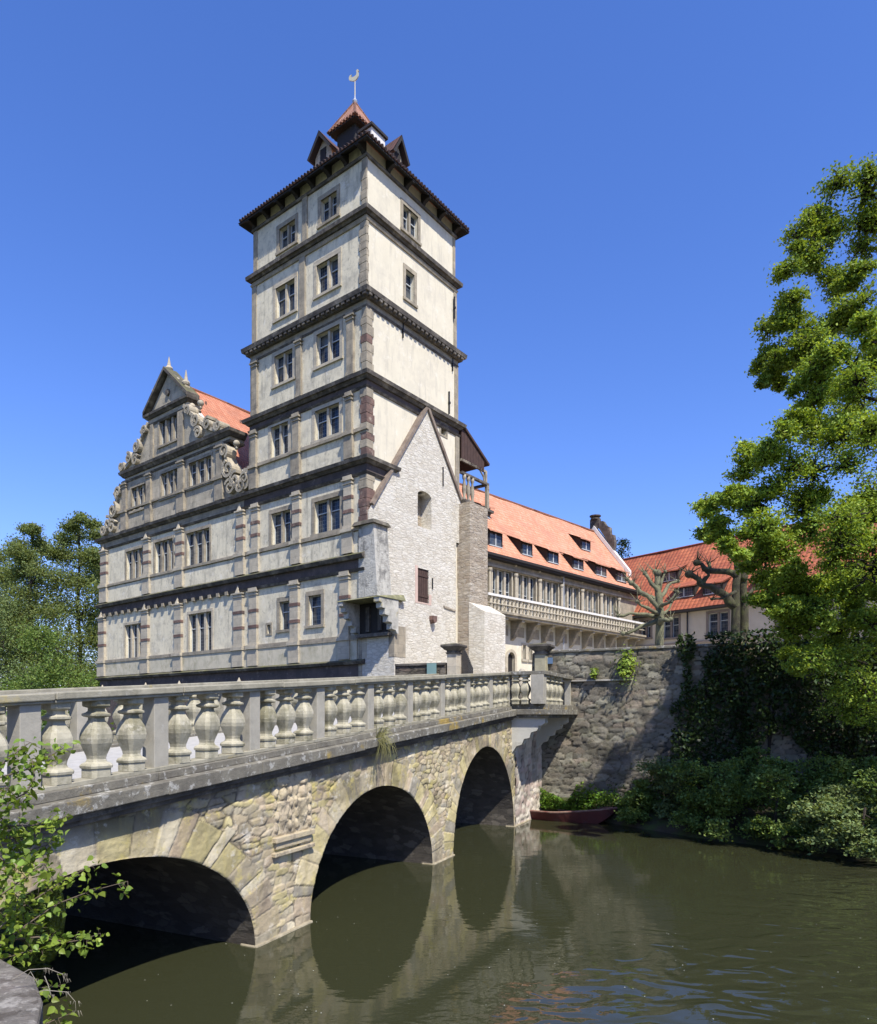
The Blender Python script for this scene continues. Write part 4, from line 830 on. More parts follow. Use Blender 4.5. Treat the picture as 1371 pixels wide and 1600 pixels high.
# weathered carving on the spandrel between the first two arches
s0, s1 = BR.S(427), BR.S(484); zc = BR.Z(456, 1262); mRel = stone('lichened_carving', (.46,.39,.24), (.38,.31,.22), 3, [(3,.55,.68,(.47,.42,.32),.6), (4,.5,.64,(.13,.11,.08),.75)], 25, .7)
w = MB(); W_ = s1-s0; sm_ = (s0+s1)/2; k = W_/.9
w.box(s0-.03, s1+.03, -.10, .04, zc-.46*k, zc-.38*k); w.box(s0+.02, s1-.02, -.06, .04, zc-.56*k, zc-.465*k); w.box(s0-.05, s1+.05, -.09, .04, zc-.66*k, zc-.60*k)
w.build('carving_moulding', mRel, bridge, bevel=.012)
gx, gz = np.meshgrid(np.linspace(-.5, .5, 90), np.linspace(-.38, .52, 84), indexing='ij'); u = gx.ravel(); v = gz.ravel(); hh = np.zeros(u.shape)
for cx_ in (-.24, .25):
    a_ = np.abs(u-cx_); sh = np.clip((.16*np.clip(1-np.clip(-(v-.02), 0, 1)/.32, 0, 1)**.6-a_)*18, 0, 1)*(v < .12)*(v > -.32); hh = np.maximum(hh, sh*.075)
    hh = np.maximum(hh, np.clip(1-((u-cx_)/.085)**2-((v-.22)/.11)**2, 0, 1)**.5*.10)
    hh = np.maximum(hh, np.clip(1-((u-cx_)/.13)**2-((v-.40)/.07)**2, 0, 1)**.5*.08)
    for sx_ in (-1, 1):
        for q_ in range(4): hh = np.maximum(hh, np.clip(1-((u-cx_-sx_*(.17+.02*math.sin(q_*2)))/.045)**2-((v-(.26-.17*q_))/.075)**2, 0, 1)**.5*.075)
hh = hh*(.65+.55*vnoise(u+3, v+3, 9, 61))+.035*vnoise(u, v, 14, 62)+.02*vnoise(u, v, 31, 63)-.015; ed = np.clip(np.minimum(np.minimum(u+.5, .5-u), np.minimum(v+.38, .52-v))*25, 0, 1); hh *= ed
w = MB(); w.v = [(sm_+a*k, -.012-.62*max(h_, -.01), zc+b*k) for a, b, h_ in zip(u, v, hh)]; I = np.arange(90*84).reshape(90, 84); q = np.stack([I[:-1, :-1], I[1:, :-1], I[1:, 1:], I[:-1, 1:]], -1).reshape(-1, 4); w.f = [tuple(x) for x in q.tolist()]; w.m = [0]*len(q)
w.build('stone_carving', mRel, bridge, smooth=True)


# ------------------------------------------------------------------ retaining wall of the castle yard
YZ = H+.5; QW = (3.81, 25.96); WZ = math.atan2(-.4384, .8988)
rw = root('moat_wall', 'high dark rubble wall of the castle yard beside the bridge end, partly ivy-covered', 'wall', (QW[0], QW[1], 0), WZ)
RW = Face(rw, (0, 0), (1, 0), (0, -1)); top = H+2.33
mRW = stone('moat_wall_rubble', (1,1,1), (.7,.68,.62), 2.2, [(.9,.55,.7,(.15,.15,.06),.5), (2,.6,.72,(.40,.38,.32),.4)], 18, .7, attr=True, bdist=.05)
masonry('wall_face', rw, mRW, [(.235,.215,.165),(.19,.172,.135),(.28,.26,.20),(.20,.178,.14),(.25,.21,.16),(.15,.14,.112),(.225,.215,.165)], (.10,.088,.065), -3.4, 12.6, -.4, lambda a: top if a > -.3 else YZ-.12, .042, lambda a, z, h: (a, -h*1.3, z), (), rowh=.17, wmin=.22, wmax=.7, seed=12, gain=1.1, amp=.02, rough=.018, joint=.028, ax=.45)
w = MB(); w.box(12.6, 34, 0, .6, -.5, top); w.box(-.3, 12.6, .1, .6, -.5, top-.01); w.box(-3.4, -.3, .1, .6, -.5, YZ-.1); w.build('wall_core', mWallS, rw)
w = MB(); w.box(-.1, 34, -.08, .62, top, top+.1); w.build('coping', mLedge, rw, bevel=.02)
w = MB(); w.box(-.1, 3.4, -.13, .02, H+1.24, H+1.30); w.build('string_course', stone('string_stone', (.42,.39,.33), (.25,.23,.19), 4), rw, bevel=.01)
w = MB(); zz = RW.Z(860, 1032); s = RW.S(860); w.box(s-.11, s+.11, -.1, 0, zz-.13, zz+.1); w.build('blue_plaque', plain('blue_enamel', (.10,.16,.26), .4), rw)
# courtyard ground (solid, its sides stand in the moat)
A_ = Vector(QW); ax = Vector((.8988, -.4384)); ay = Vector((.4384, .8988))
pc = Vector(CORNER[:2]); uu = A0; vv = Vector((.6101, .7923))
poly = [A_+ay*.35-ax*.0, A_+ax*34+ay*.35, A_+ax*34+ay*60, Vector((60, 120)), Vector((5, 120)), pc+uu*.3+vv*7, pc+uu*.3+vv*.2, pc-uu*1.8+vv*.2, Vector((-.70, 27.2)), Vector((-.60, 26.85))]
w = MB(); n = len(poly); w.add([(p.x, p.y, -.8) for p in poly]+[(p.x, p.y, YZ) for p in poly], [tuple(range(n, 2*n))]+[(i, (i+1) % n, n+(i+1) % n, n+i) for i in range(n)])
yard = w.build('courtyard_ground', stone('yard_gravel', (.36,.33,.27), (.26,.24,.19), 3, (), 30, .5)); yard['kind'] = 'structure'
# low wall, sign, gate posts, gate leaf, bollard
def wpos(px, depth): r = ray(px, 1118, depth); return r.x, r.y
a = Vector(wpos(621, 28.3)); b = Vector(wpos(699, 27.5)); d = b-a
pw = root('parapet_wall', 'low dark rubble wall with flat coping between the white tower wall and the left gate post', 'wall', (a.x, a.y, YZ), math.atan2(d.y, d.x))
w = MB(); w.box(0, d.length, -.2, .2, 0, 1.5); w.build('wall_face', mWallS, pw); w = MB(); w.box(0, d.length, -.26, .26, 1.5, 1.6); w.build('coping', mDS, pw, bevel=.02)
w = MB(); w.box(d.length-.75, d.length-.35, -.3, -.27, .95, 1.58); w.box(d.length-.7, d.length-.64, -.27, -.2, 1.0, 1.5); w.build('notice_board', plain('green_board', (.15,.24,.22), .5), pw)
def gatepost(px, depth, label, mt):
    x, y = wpos(px, depth); g = root('gate_post', label, 'gate post', (x, y, YZ), BZ, 'posts of the bridge gate')
    zt = (HY-1008)/FPX*depth+H-YZ
    w = MB(); w.box(-.27, .27, -.27, .27, 0, .35); w.box(-.21, .21, -.21, .21, .35, zt-.36); w.build('shaft', mt, g, bevel=.015)
    w = MB(); w.slab(-.21, .21, -.21, .21, zt-.36, zt-.3, .03, .05); w.slab(-.21, .21, -.21, .21, zt-.3, zt-.22, .0, .02); w.slab(-.21, .21, -.21, .21, zt-.22, zt-.08, .05, .2); w.slab(-.21, .21, -.21, .21, zt-.08, zt, .2, .2); w.slab(-.21, .21, -.21, .21, zt, zt+.06, .2, -.05); w.build('capital', mDS, g, bevel=.01); return g
gatepost(709.5, 27.4, 'stone gate post with dark flared cap beside the iron gate leaf', mWS); gatepost(846.5, 25.75, 'yellowish stone gate post with dark flared cap beside the moat wall', stone('yellow_post', (.38,.34,.22), (.27,.25,.17), 3, [(2,.5,.7,(.14,.13,.09),.6)], 20, .4))
x, y = wpos(722, 27.8); x2, y2 = wpos(739, 30.2); d = Vector((x2-x, y2-y)); gt = root('iron_gate', 'open black iron gate leaf with arched top behind the left gate post', 'gate', (x, y, YZ), math.atan2(d.y, d.x)); Lg = d.length
w = MB()
for i in range(13):
    u = i/12*Lg; hg = 1.35+.85*math.sin(math.pi*(.15+.35*(1-i/12)))**2; w.tube([(u, 0, .1), (u, 0, hg)], .018, 5); w.lathe([(.03, 0), (.001, .12)], 5, (u, 0, hg))
w.build('bars', mIron, gt); w = MB()
for z_ in (.18, 1.15): w.box(0, Lg, -.02, .02, z_, z_+.05)
w.build('crossbar', mIron, gt)
x, y = wpos(816, 29); bo = MB(); bo.lathe([(.24,0),(.24,.9),(.2,1.05),(.13,1.38),(.07,1.47),(.0,1.5)], 14, (0,0,0)); bo = bo.build('bollard', mWS, smooth=True); bo.location = (x, y, YZ); tag(bo, 'rounded stone bollard standing between the gate posts by the arched door', 'bollard')

# ------------------------------------------------------------------ long range with the gallery
DR = Vector((.7009, .7133)); RO = (3.05, 43.0)
rng = root('gallery_range', 'long orange-roofed castle range with a stone balustraded gallery on brackets', 'castle wing', (RO[0], RO[1], YZ), math.atan2(DR.y, DR.x))
GF = Face(rng, (0, 0), (1, 0), (0, -1)); tE = GF.S(993)
print('range length', tE)
gal_o = 1.0
zr0 = GF.Z(763, 926, gal_o); zg = GF.Z(790.6, 959.3, gal_o)       # gallery rail top / slab
zeave = GF.Z(762, 863, .55); wz1 = zeave-.9; wz0 = zr0-.05
cols_px = [763, 797, 834, 870, 906, 937.6, 965]
ct = np.linspace(GF.S(763, 0), GF.S(965, 0), 7); print('cols', ct)
gz1 = GF.Z(834, 903); gz0 = zg+.15
holes = []; 
for i in range(6):
    a, b = ct[i]+.42, ct[i+1]-.28
    holes.append((a, b, zr0-.75, gz1))
dx0, dx1 = GF.S(793), GF.S(804); dz1 = GF.Z(798, 1019)
low = [(dx0, dx1, .05, dz1)]
for a, b in ((817, 821.5), (826.5, 831)): low.append((GF.S(a), GF.S(b), GF.Z(820, 1030), GF.Z(820, 1008)))
w = MB(); wall_panel(w, GF, -.9, tE+.3, zg, zeave+.3, holes, .3); w.build('wall', mGS, rng)
w = MB(); wall_panel(w, GF, -.9, tE+.3, -.5, zg, low, .3); w.build('wall', mPlR, rng)
w = MB(); w.box(-.9, -.85, 0, 7.6, -.5, zeave); w.box(tE+.05, tE+.3, .02, 7.6, -.5, zeave); w.build('wall', mPlR, rng)
for h in holes: windows(rng, GF, *h, 3, 0, .1, mWS, transom=.5, mull=.2, sillp=.03)
for h in low[1:]: windows(rng, GF, *h, 1, 0, .12, mWS, transom=0)
w = MB(); K = 10; m = (dx0+dx1)/2; hw = (dx1-dx0)/2
w.fbox(GF, dx0, dx1, 0, dz1-hw, -.26, -.2)
for k in range(5): w.fbox(GF, dx0+(dx1-dx0)*k/5+.01, dx0+(dx1-dx0)*(k+1)/5-.01, 0, dz1-.1, -.2, -.17)
w.build('door', mBlack, rng)
w = MB()
for s_ in (-1, 1): w.fprism(GF, [(m+s_*hw, dz1-hw)]+[(m+s_*hw*math.cos(math.pi/2*k/K), dz1-hw+hw*math.sin(math.pi/2*k/K)) for k in range(K+1)]+[(m+s_*hw, dz1+.02)], -.28, .005)
for k in range(K):
    a0, a1 = math.pi*k/K, math.pi*(k+1)/K
    w.fprism(GF, [(m+hw*math.cos(a0), dz1-hw+hw*math.sin(a0)), (m+hw*math.cos(a1), dz1-hw+hw*math.sin(a1)), (m+(hw+.2)*math.cos(a1), dz1-hw+(hw+.2)*math.sin(a1)), (m+(hw+.2)*math.cos(a0), dz1-hw+(hw+.2)*math.sin(a0))], -.05, .06)
w.fbox(GF, dx0-.2, dx0, 0, dz1-hw, -.05, .06); w.fbox(GF, dx1, dx1+.2, 0, dz1-hw, -.05, .06); w.build('door_surround', mWS, rng)
for i, t in enumerate(ct):
    w = MB(); w.fbox(GF, t-.17, t+.17, zg+.15, zr0-.6, -.02, .16); w.lathe([(.15,0),(.15,.1),(.11,.16),(.125,.5),(.10,gz1-zr0+.3),(.16,gz1-zr0+.42),(.16,gz1-zr0+.55)], 10, GF.pt(t, zr0-.6, .14)); w.build('half_column', mWS, rng)
w = MB(); w.fbox(GF, -.5, tE+.3, gz1+.05, gz1+.2, -.02, .2); w.fbox(GF, -.5, tE+.3, gz1+.2, gz1+.75, -.02, .1); w.fbox(GF, -.5, tE+.3, gz1+.75, gz1+.9, -.02, .24); w.build('entablature', mGS, rng)
for i in range(7):
    w = MB(); t = ct[i]; w.lathe([(.04,0),(.1,.05),(.1,.15),(.04,.2)], 8, GF.pt(t, gz1+.4, .12)); w.build('boss', mWS, rng)
w = MB(); w.fbox(GF, -1.2, tE-.3, zg-.18, zg-.02, -.02, gal_o+.05); w.fbox(GF, -1.2, tE-.25, zg-.02, zg+.12, -.02, gal_o+.15); gd = w.build('gallery', mGS, rng)
w = MB(); w.fbox(GF, -1.2, tE-.25, zr0-.14, zr0, gal_o-.2, gal_o+.1); w.build('rail', mWhite, gd)
nbl = 48; hh = (zr0-.14-zg-.12); w = MB()
pf = [(.075,0),(.075,.06),(.04,.1),(.078,.24),(.04,.4),(.085,.46),(.085,.54),(.04,.6),(.078,.76),(.04,.9),(.075,.94),(.075,1)]
w.lathe([(r*1.35, z*hh) for r, z in pf], 6, (0, 0, 0)); pb_ = w.build('baluster', mWS, gd, smooth=True)
for i in range(nbl):
    ob = pb_ if i == 0 else copyof(pb_, gd, (0, 0, 0)); ob.location = GF.pt(-1.0+(tE-.9)*(i+.5)/nbl, zg+.12, gal_o-.05)
w = MB(); w.fbox(GF, -1.2, tE-.25, zg+.12+hh*.47, zg+.12+hh*.53, gal_o-.12, gal_o+.02); w.build('middle_rail', mWS, gd)
for i in range(12):
    t = -.9+i*(tE-.2)/11; w = MB(); F2 = Face(rng, (t, 0), (0, -1), (1, 0))
    w.fprism(F2, [(0, zg-.18), (gal_o-.05, zg-.18), (gal_o-.05, zg-.34), (gal_o-.3, zg-.42), (.5, zg-.8), (.25, zg-1.25), (.0, zg-1.45)], -.14, .14); w.build('gallery_bracket', mGS, gd)
    if i < 11:
        w = MB(); t2 = t+(tE-.2)/22; w.fbox(GF, t2-.42, t2+.42, zg-1.15, zg-.5, .0, .04); w.build('wall_field', mGS, gd)
# roof
def rP(t, u, lift=0):       # u = 0 at the eave, 1 at the ridge
    return (t, -.55+(3.86+.55)*u, zeave+(zri-zeave)*u+lift)
zri = H-YZ+15.7
w = MB(); w.uvgrid(rP(-3, 0), rP(tE+.1, 0), rP(tE+.1, 1), rP(-3, 1), 44, 10); w.uvq((tE+.1, 8.3, zeave), (-3, 8.3, zeave), (-3, 3.86, zri), (tE+.1, 3.86, zri)); w.tube([rP(-3, 1, .02), rP(tE, 1, .02)], .09, 6); w.build('roof', mTileR, rng)
w = MB(); w.box(-3, tE+.1, -.55, .2, zeave-.22, zeave-.03); w.box(-3, tE+.1, -.63, -.5, zeave-.1, zeave+.06); w.build('eaves', mBlack, rng)
w = MB(); w.tube([GF.pt(GF.S(881, .25), zeave-.1, .25), GF.pt(GF.S(881, .25), .2, .25)], .05, 6); w.build('downpipe', mLead, rng)
def shed(parent, F, pl, pr, yt, yb, tm, back=2.2, slope=.42, P0=None, u_of=None, cheek=mBlack, name='dormer', inset=None):
    """shed dormer: window rectangle measured on plane -inset"""
    s0, s1 = sorted((F.S(pl, -inset), F.S(pr, -inset))); c = (pl+pr)/2; z0 = F.Z(c, yb, -inset); z1 = F.Z(c, yt, -inset)
    tan = P0; zroof = lambda o_: z0-.12+(o_-inset)*tan        # main roof height at depth o_ behind the wall plane
    dep = (z1+.1-(z0-.12))/(tan-slope)
    w = MB(); P = F.pt
    w.add([P(s0-.1, z0-.15, -inset), P(s1+.1, z0-.15, -inset), P(s1+.1, z1+.05, -inset), P(s0-.1, z1+.05, -inset), P(s0-.1, z1+.05+dep*slope, -inset-dep), P(s1+.1, z1+.05+dep*slope, -inset-dep)], [(0,1,2,3), (0,3,4), (1,5,2)])
    d = w.build(name, cheek, parent)
    w = MB(); w.uvq(P(s0-.25, z1+.02, -inset+.28), P(s1+.25, z1+.02, -inset+.28), P(s1+.25, z1+.14+dep*slope, -inset-dep), P(s0-.25, z1+.14+dep*slope, -inset-dep)); w.add([P(s0-.25, z1-.06, -inset+.28), P(s1+.25, z1-.06, -inset+.28), P(s1+.25, z1+.04+dep*slope, -inset-dep), P(s0-.25, z1+.04+dep*slope, -inset-dep)], [(0,1,2,3)]); w.add([P(s0-.25, z1-.06, -inset+.28), P(s1+.25, z1-.06, -inset+.28), P(s1+.25, z1+.02, -inset+.28), P(s0-.25, z1+.02, -inset+.28)], [(0,1,2,3)]); w.build('dormer_roof', tm, d)
    m = (s0+s1)/2; g = MB(); g.fbox(F, s0+.08, m-.05, z0, z1-.1, -inset, -inset+.03); g.fbox(F, m+.05, s1-.08, z0, z1-.1, -inset, -inset+.03); g.build('pane', mGlass, d)
    f = MB(); f.fbox(F, m-.04, m+.04, z0, z1-.1, -inset, -inset+.06); f.fbox(F, s0, s1, z0-.06, z0, -inset, -inset+.08); f.build('window_frame', mFrame, d)
    return d
rtan = (zri-zeave)/(4.41)
def inset_for(F, px, py, ov, ze_, tan):      # depth at which the sight line through (px,py) meets the roof slope
    lo, hi = -ov, 8
    for _ in range(40):
        m = (lo+hi)/2
        if F.Z(px, py, -m) > ze_+(m+ov)*tan: lo = m
        else: hi = m
    return m
for pl, pr, yt, yb in ((764,784,832,853),(815.5,831,849,867),(856,872,863,879),(895.6,911,874,889),(931,947,884,899),(964,978,893.6,908),(908.8,922,845,859),(754,765,793,808)):
    ins = inset_for(GF, (pl+pr)/2, yb+1.5, .55, zeave, rtan); shed(rng, GF, pl, pr, yt, yb, mTileR, P0=rtan, inset=ins, slope=.45)
# far gable of the range: white verge and a scrolled crest
F2 = Face(rng, (tE+.05, 0), (0, 1), (-1, 0)); w = MB(); w.fprism(F2, [(.55, zeave+1.5), (3.86, zri+.05), (8.4, zeave-.1), (8.4, zeave+.35), (3.86, zri+.5), (.55, zeave+1.95)], -.3, .1); w.build('verge', mWhite, rng)
w = MB(); w.fbox(F2, 3.4, 4.3, zri+.3, zri+1.08, -.3, .0); w.lathe([(.4,0),(.42,.1),(.25,.18),(.48,.26),(.5,.34),(.1,.4)], 10, F2.pt(3.86, zri+1.05, -.15))
w.fprism(F2, [(3.4, zri+.2), (3.4, zri+.8), (3.0, zri+.75), (2.7, zri+.3), (2.35, zri+.1), (2.3, zri-.5), (2.0, zri-.6), (1.9, zri-1.2), (2.0, zri-1.9)], -.3, .05); w.build('gable_crest', mDS, rng)

# ------------------------------------------------------------------ court building on the right
ce = GF.pt(tE, 0, 0); rc = Vector((RO[0], RO[1]))+DR*tE
cb = root('court_building', 'two-storey castle building with large red tiled roof behind the pollarded trees', 'castle wing', (rc.x, rc.y, YZ), math.atan2(-.769, .639))
CF = Face(cb, (0, 0), (1, 0), (0, -1)); cz = CF.Z(1090, 949, .5); cr = CF.Z(1096, 850.5, -4.5); cl = 34
hl = [quad(CF, 1002, 1017, 969, 996), quad(CF, 1036.4, 1061, 965, 996), quad(CF, 1107, 1138, 957, 990), quad(CF, 1215, 1250, 948, 985), quad(CF, 1310, 1350, 935, 978)]
mPink = stone('court_plaster', (.50,.435,.33), (.43,.37,.28), 1.2, [(1,.55,.75,(.36,.3,.25),.5)], 20, .2)
w = MB(); wall_panel(w, CF, -5, cl, -.5, cz+.2, hl, .3); w.box(-5, -4.9, 0, 9, -.5, cz); w.build('wall', mPink, cb)
mBrS = stone('brown_surround', (.22,.18,.145), (.16,.13,.11), 3)
for h in hl: windows(cb, CF, *h, 2, 0, .16, mBrS, transom=.6, mull=.16)
zst = CF.Z(1090, 1003, 0); w = MB(); w.fbox(CF, .02, cl, zst-.12, zst+.06, -.02, .1); w.build('string_course', mBrS, cb)
ctan = (cr-cz)/(4.5+.5); w = MB(); c4 = [(-6, -.5, cz), (cl, -.5, cz), (cl, 4.5, cr), (-6, 4.5, cr)]; w.uvgrid(*c4, 60, 10); w.uvq((cl, 9.5, cz), (-6, 9.5, cz), (-6, 4.5, cr), (cl, 4.5, cr)); w.tube([(-6, 4.5, cr+.03), (cl, 4.5, cr+.03)], .11, 6); w.build('roof', mTileC, cb)
w = MB(); w.box(-.5, cl, -.5, .1, cz-.2, cz-.04); w.build('eaves', mBlack, cb)
s = CF.S(1074.5, .1); w = MB(); w.tube([CF.pt(s, cz-.1, .12), CF.pt(s, 0, .12)], .06, 6); w.build('downpipe', mIron, cb)
for pl, pr, yt, yb in ((1035,1058,893,907),(1055,1084,917,932),(1100,1128,912,927),(1183,1211,901,916),(1285,1312,896,912)):
    ins = inset_for(CF, (pl+pr)/2, yb+1.5, .5, cz, ctan); shed(cb, CF, pl, pr, yt, yb, mTileC, P0=ctan, inset=ins, slope=.4)

# ------------------------------------------------------------------ water, ground
m, t_, b_ = newmat('moat_water'); mWat = m
v = coords(t_, (1, 1, 1), (0, 0, 0)); vs1 = coords(t_, (.9, 2.4, 1)); vs2 = coords(t_, (2.2, 3.6, 1), (4, 4, 0))
b_.inputs['Base Color'].default_value = (.028,.030,.014,1); b_.inputs['Roughness'].default_value = .015; b_.inputs['IOR'].default_value = 1.45
msk = ramp(t_, noise(t_, coords(t_, (1,1,1), (3.3,7.1,0)), .22, 2), .42, .62)
n1 = noise(t_, vs1, 1.15, 2, .5, .4); n2 = noise(t_, vs2, 3.4, 2, .5)
mm_ = N(t_, 'ShaderNodeMath', operation='MULTIPLY'); t_.links.new(n1, mm_.inputs[0]); t_.links.new(ramp(t_, msk, -.35, 1), mm_.inputs[1])
p_ = bump(t_, b_, mm_.outputs[0], .13, .06); p_ = bump(t_, b_, n2, .06, .02, p_)
sy_ = t_.nodes.new('ShaderNodeSeparateXYZ'); t_.links.new(coords(t_), sy_.inputs[0]); sy2 = N(t_, 'ShaderNodeMath', operation='SUBTRACT'); t_.links.new(sy_.outputs[1], sy2.inputs[0]); t_.links.new(sy_.outputs[0], sy2.inputs[1])
q_ = N(t_, 'ShaderNodeMath', operation='MULTIPLY'); t_.links.new(ramp(t_, sy2.outputs[0], 9.0, 6.0), q_.inputs[0]); t_.links.new(noise(t_, coords(t_, (1.0, 1.5, 1), (7, 2, 0)), 1.5, 1, .4, 1.0), q_.inputs[1]); bump(t_, b_, q_.outputs[0], .36, .12, p_)
w = MB(); w.add([(-90,-20,0),(60,-20,0),(60,75,0),(-90,75,0)], [(0,1,2,3)]); water = w.build('moat_water', mWat); water['kind'] = 'structure'
mGrass = stone('meadow', (.075,.09,.045), (.055,.065,.035), .5, [(2,.5,.7,(.10,.085,.05),.6)], 10, .8)
# ground: one sheet, dipping under the moat
def ghgt(x, y):
    # the moat basin is open around the bridge and castle, closed far left / behind
    d = Vector((x, y)); base = 1.6
    xb = -7.5-.5*max(0, y-9)
    inm = xb < x < 46 and -14 < y < 62
    k = min(x-xb, 46-x, y+14, 62-y)
    h = base if not inm else max(-1.6, base-k*1.1)
    return h+.25*math.sin(x*.31)*math.cos(y*.27)*(0 if inm else 1)
xs = sorted(set([-900,-500,-300,-200,-140,-100,-80]+[-70+2.5*i for i in range(57)]+[80,100,140,200,300,500,900])); ys = sorted(set([-900,-400,-200,-100,-60,-40]+[-30+2.5*i for i in range(49)]+[110,140,180,240,350,600,1200]))
w = MB(); w.v = [(x, y, ghgt(x, y)) for x in xs for y in ys]; ny = len(ys); w.f = [(i*ny+j, (i+1)*ny+j, (i+1)*ny+j+1, i*ny+j+1) for i in range(len(xs)-1) for j in range(ny-1)]; w.m = [0]*len(w.f); w.uv = []
g = w.build('ground', mGrass, smooth=True); g['kind'] = 'structure'
# muddy bank under the shrubs, in front of the moat wall
w = MB(); bp = []
for s_, dpt in ((-.2,.1),(.6,.25),(1.6,.5),(2.6,.9),(4,1.9),(6,3.0),(8,3.6),(11,3.9),(16,4.0),(26,4)):
    bp.append((s_, dpt))
vs = []
for s_, dpt in bp: vs += [(s_, .1, .75), (s_, -dpt*.5, .5), (s_, -dpt, -.05), (s_, -dpt-.6, -.9)]
w.add(vs, [(4*i+j, 4*i+4+j, 4*i+5+j, 4*i+1+j) for i in range(len(bp)-1) for j in range(3)])
bk = w.build('bank', stone('bank_mud', (.07,.055,.035), (.04,.035,.02), 4, [(1.5,.45,.6,(.06,.09,.02),.8)], 12, 1), smooth=True); bk.location = (QW[0], QW[1], 0); bk.rotation_euler = (0, 0, WZ); bk['kind'] = 'structure'

# ------------------------------------------------------------------ rowing boat
bx0 = Vector(wpos(792, 25.9)); bx1 = Vector(wpos(964, 23.5)); d = bx1-bx0; LB = d.length
boat = root('rowing_boat', 'old flat dark red rowing boat moored against the grassy bank', 'boat', (bx0.x, bx0.y, 0), math.atan2(d.y, d.x))
w = MB(); S_ = 18; NS = []
for i in range(S_+1):
    u = i/S_; hw_ = .78*min(1, (1-u)**.55*1.5 if u > .5 else 1)*(.82+.18*min(1, u*4)); hw_ = max(hw_, .015); zt_ = .30+.24*max(0, u-.5)**1.3*2.4+.06*max(0, .3-u); zb_ = -.12+(zt_+.06)*max(0, (u-.78)/.22)**1.6
    NS.append((u*LB, hw_, zt_, zb_))
vs = []
for x_, hw_, zt_, zb_ in NS: vs += [(x_, -hw_, zt_), (x_, -hw_*.72, zb_), (x_, hw_*.72, zb_), (x_, hw_, zt_), (x_, hw_-.04*min(1,hw_*4), zt_), (x_, hw_*.68, zb_+.05), (x_, -hw_*.68, zb_+.05), (x_, -hw_+.04*min(1,hw_*4), zt_)]
w.add(vs, [(8*i+j, 8*i+8+j, 8*i+8+(j+1) % 8, 8*i+(j+1) % 8) for i in range(S_) for j in range(8)]+[tuple(range(8))[::-1]])
mRed = stone('red_boat_paint', (.12,.030,.024), (.075,.026,.02), 3, [(2,.55,.7,(.10,.07,.06),.6)], 14, .3, rough=.55); mMud = stone('boat_mud', (.20,.15,.08), (.11,.09,.05), 4, [(3,.5,.6,(.26,.24,.18),.6)], 12, .8)
w.build('hull', mRed, boat)
w = MB(); vs = []
for x_, hw_, zt_, zb_ in NS: vs += [(x_, -hw_*.74, .16+max(0, zb_+.05)), (x_, hw_*.74, .16+max(0, zb_+.05))]
w.add(vs, [(2*i, 2*i+2, 2*i+3, 2*i+1) for i in range(S_)]); w.build('muddy_floor', mMud, boat)
w = MB()
for sgn in (-1, 1):
    pts = [(x_, sgn*(hw_-.02*min(1,hw_*4)), zt_+.02) for x_, hw_, zt_, zb_ in NS]; w.tube(pts, .035, 6)
w.build('gunwale', stone('gunwale', (.26,.18,.13), (.15,.05,.04), 4), boat)
w = MB(); w.box(LB*.12, LB*.22, -.52, .52, .27, .31); w.build('seat', mMud, boat)
w = MB(); w.tube([(LB*.52, -.3, .36), (LB*.74, .02, .30)], .03, 6); w.build('oar', mWood, boat); 
# coping block of the near bank wall, at the photographer's feet
nw = MB(); zq = H-1.2; nw.v = []
pg = [(-2.9, 3.60), (-2.18, 3.43), (-1.86, 3.18), (-1.68, 2.93), (-1.575, 2.72), (-1.52, 2.4), (-1.5, .6), (-2.9, .6)]
n = len(pg); nw.add([(a, b, -.8) for a, b in pg]+[(a, b, zq) for a, b in pg], [tuple(range(n, 2*n))]+[(i, (i+1) % n, n+(i+1) % n, n+i) for i in range(n)])
nw = nw.build('near_wall', stone('near_wall_stone', (.25,.225,.185), (.12,.108,.088), 9, [(9,.52,.6,(.42,.39,.33),.75), (6,.55,.62,(.08,.065,.05),.7), (3,.66,.7,(.40,.22,.03),.8), (2,.5,.7,(.13,.095,.08),.6)], 40, .9, bdist=.03), bevel=.02)
tag(nw, 'rough grey-brown stone corner of the near bank wall at the lower left', 'wall')
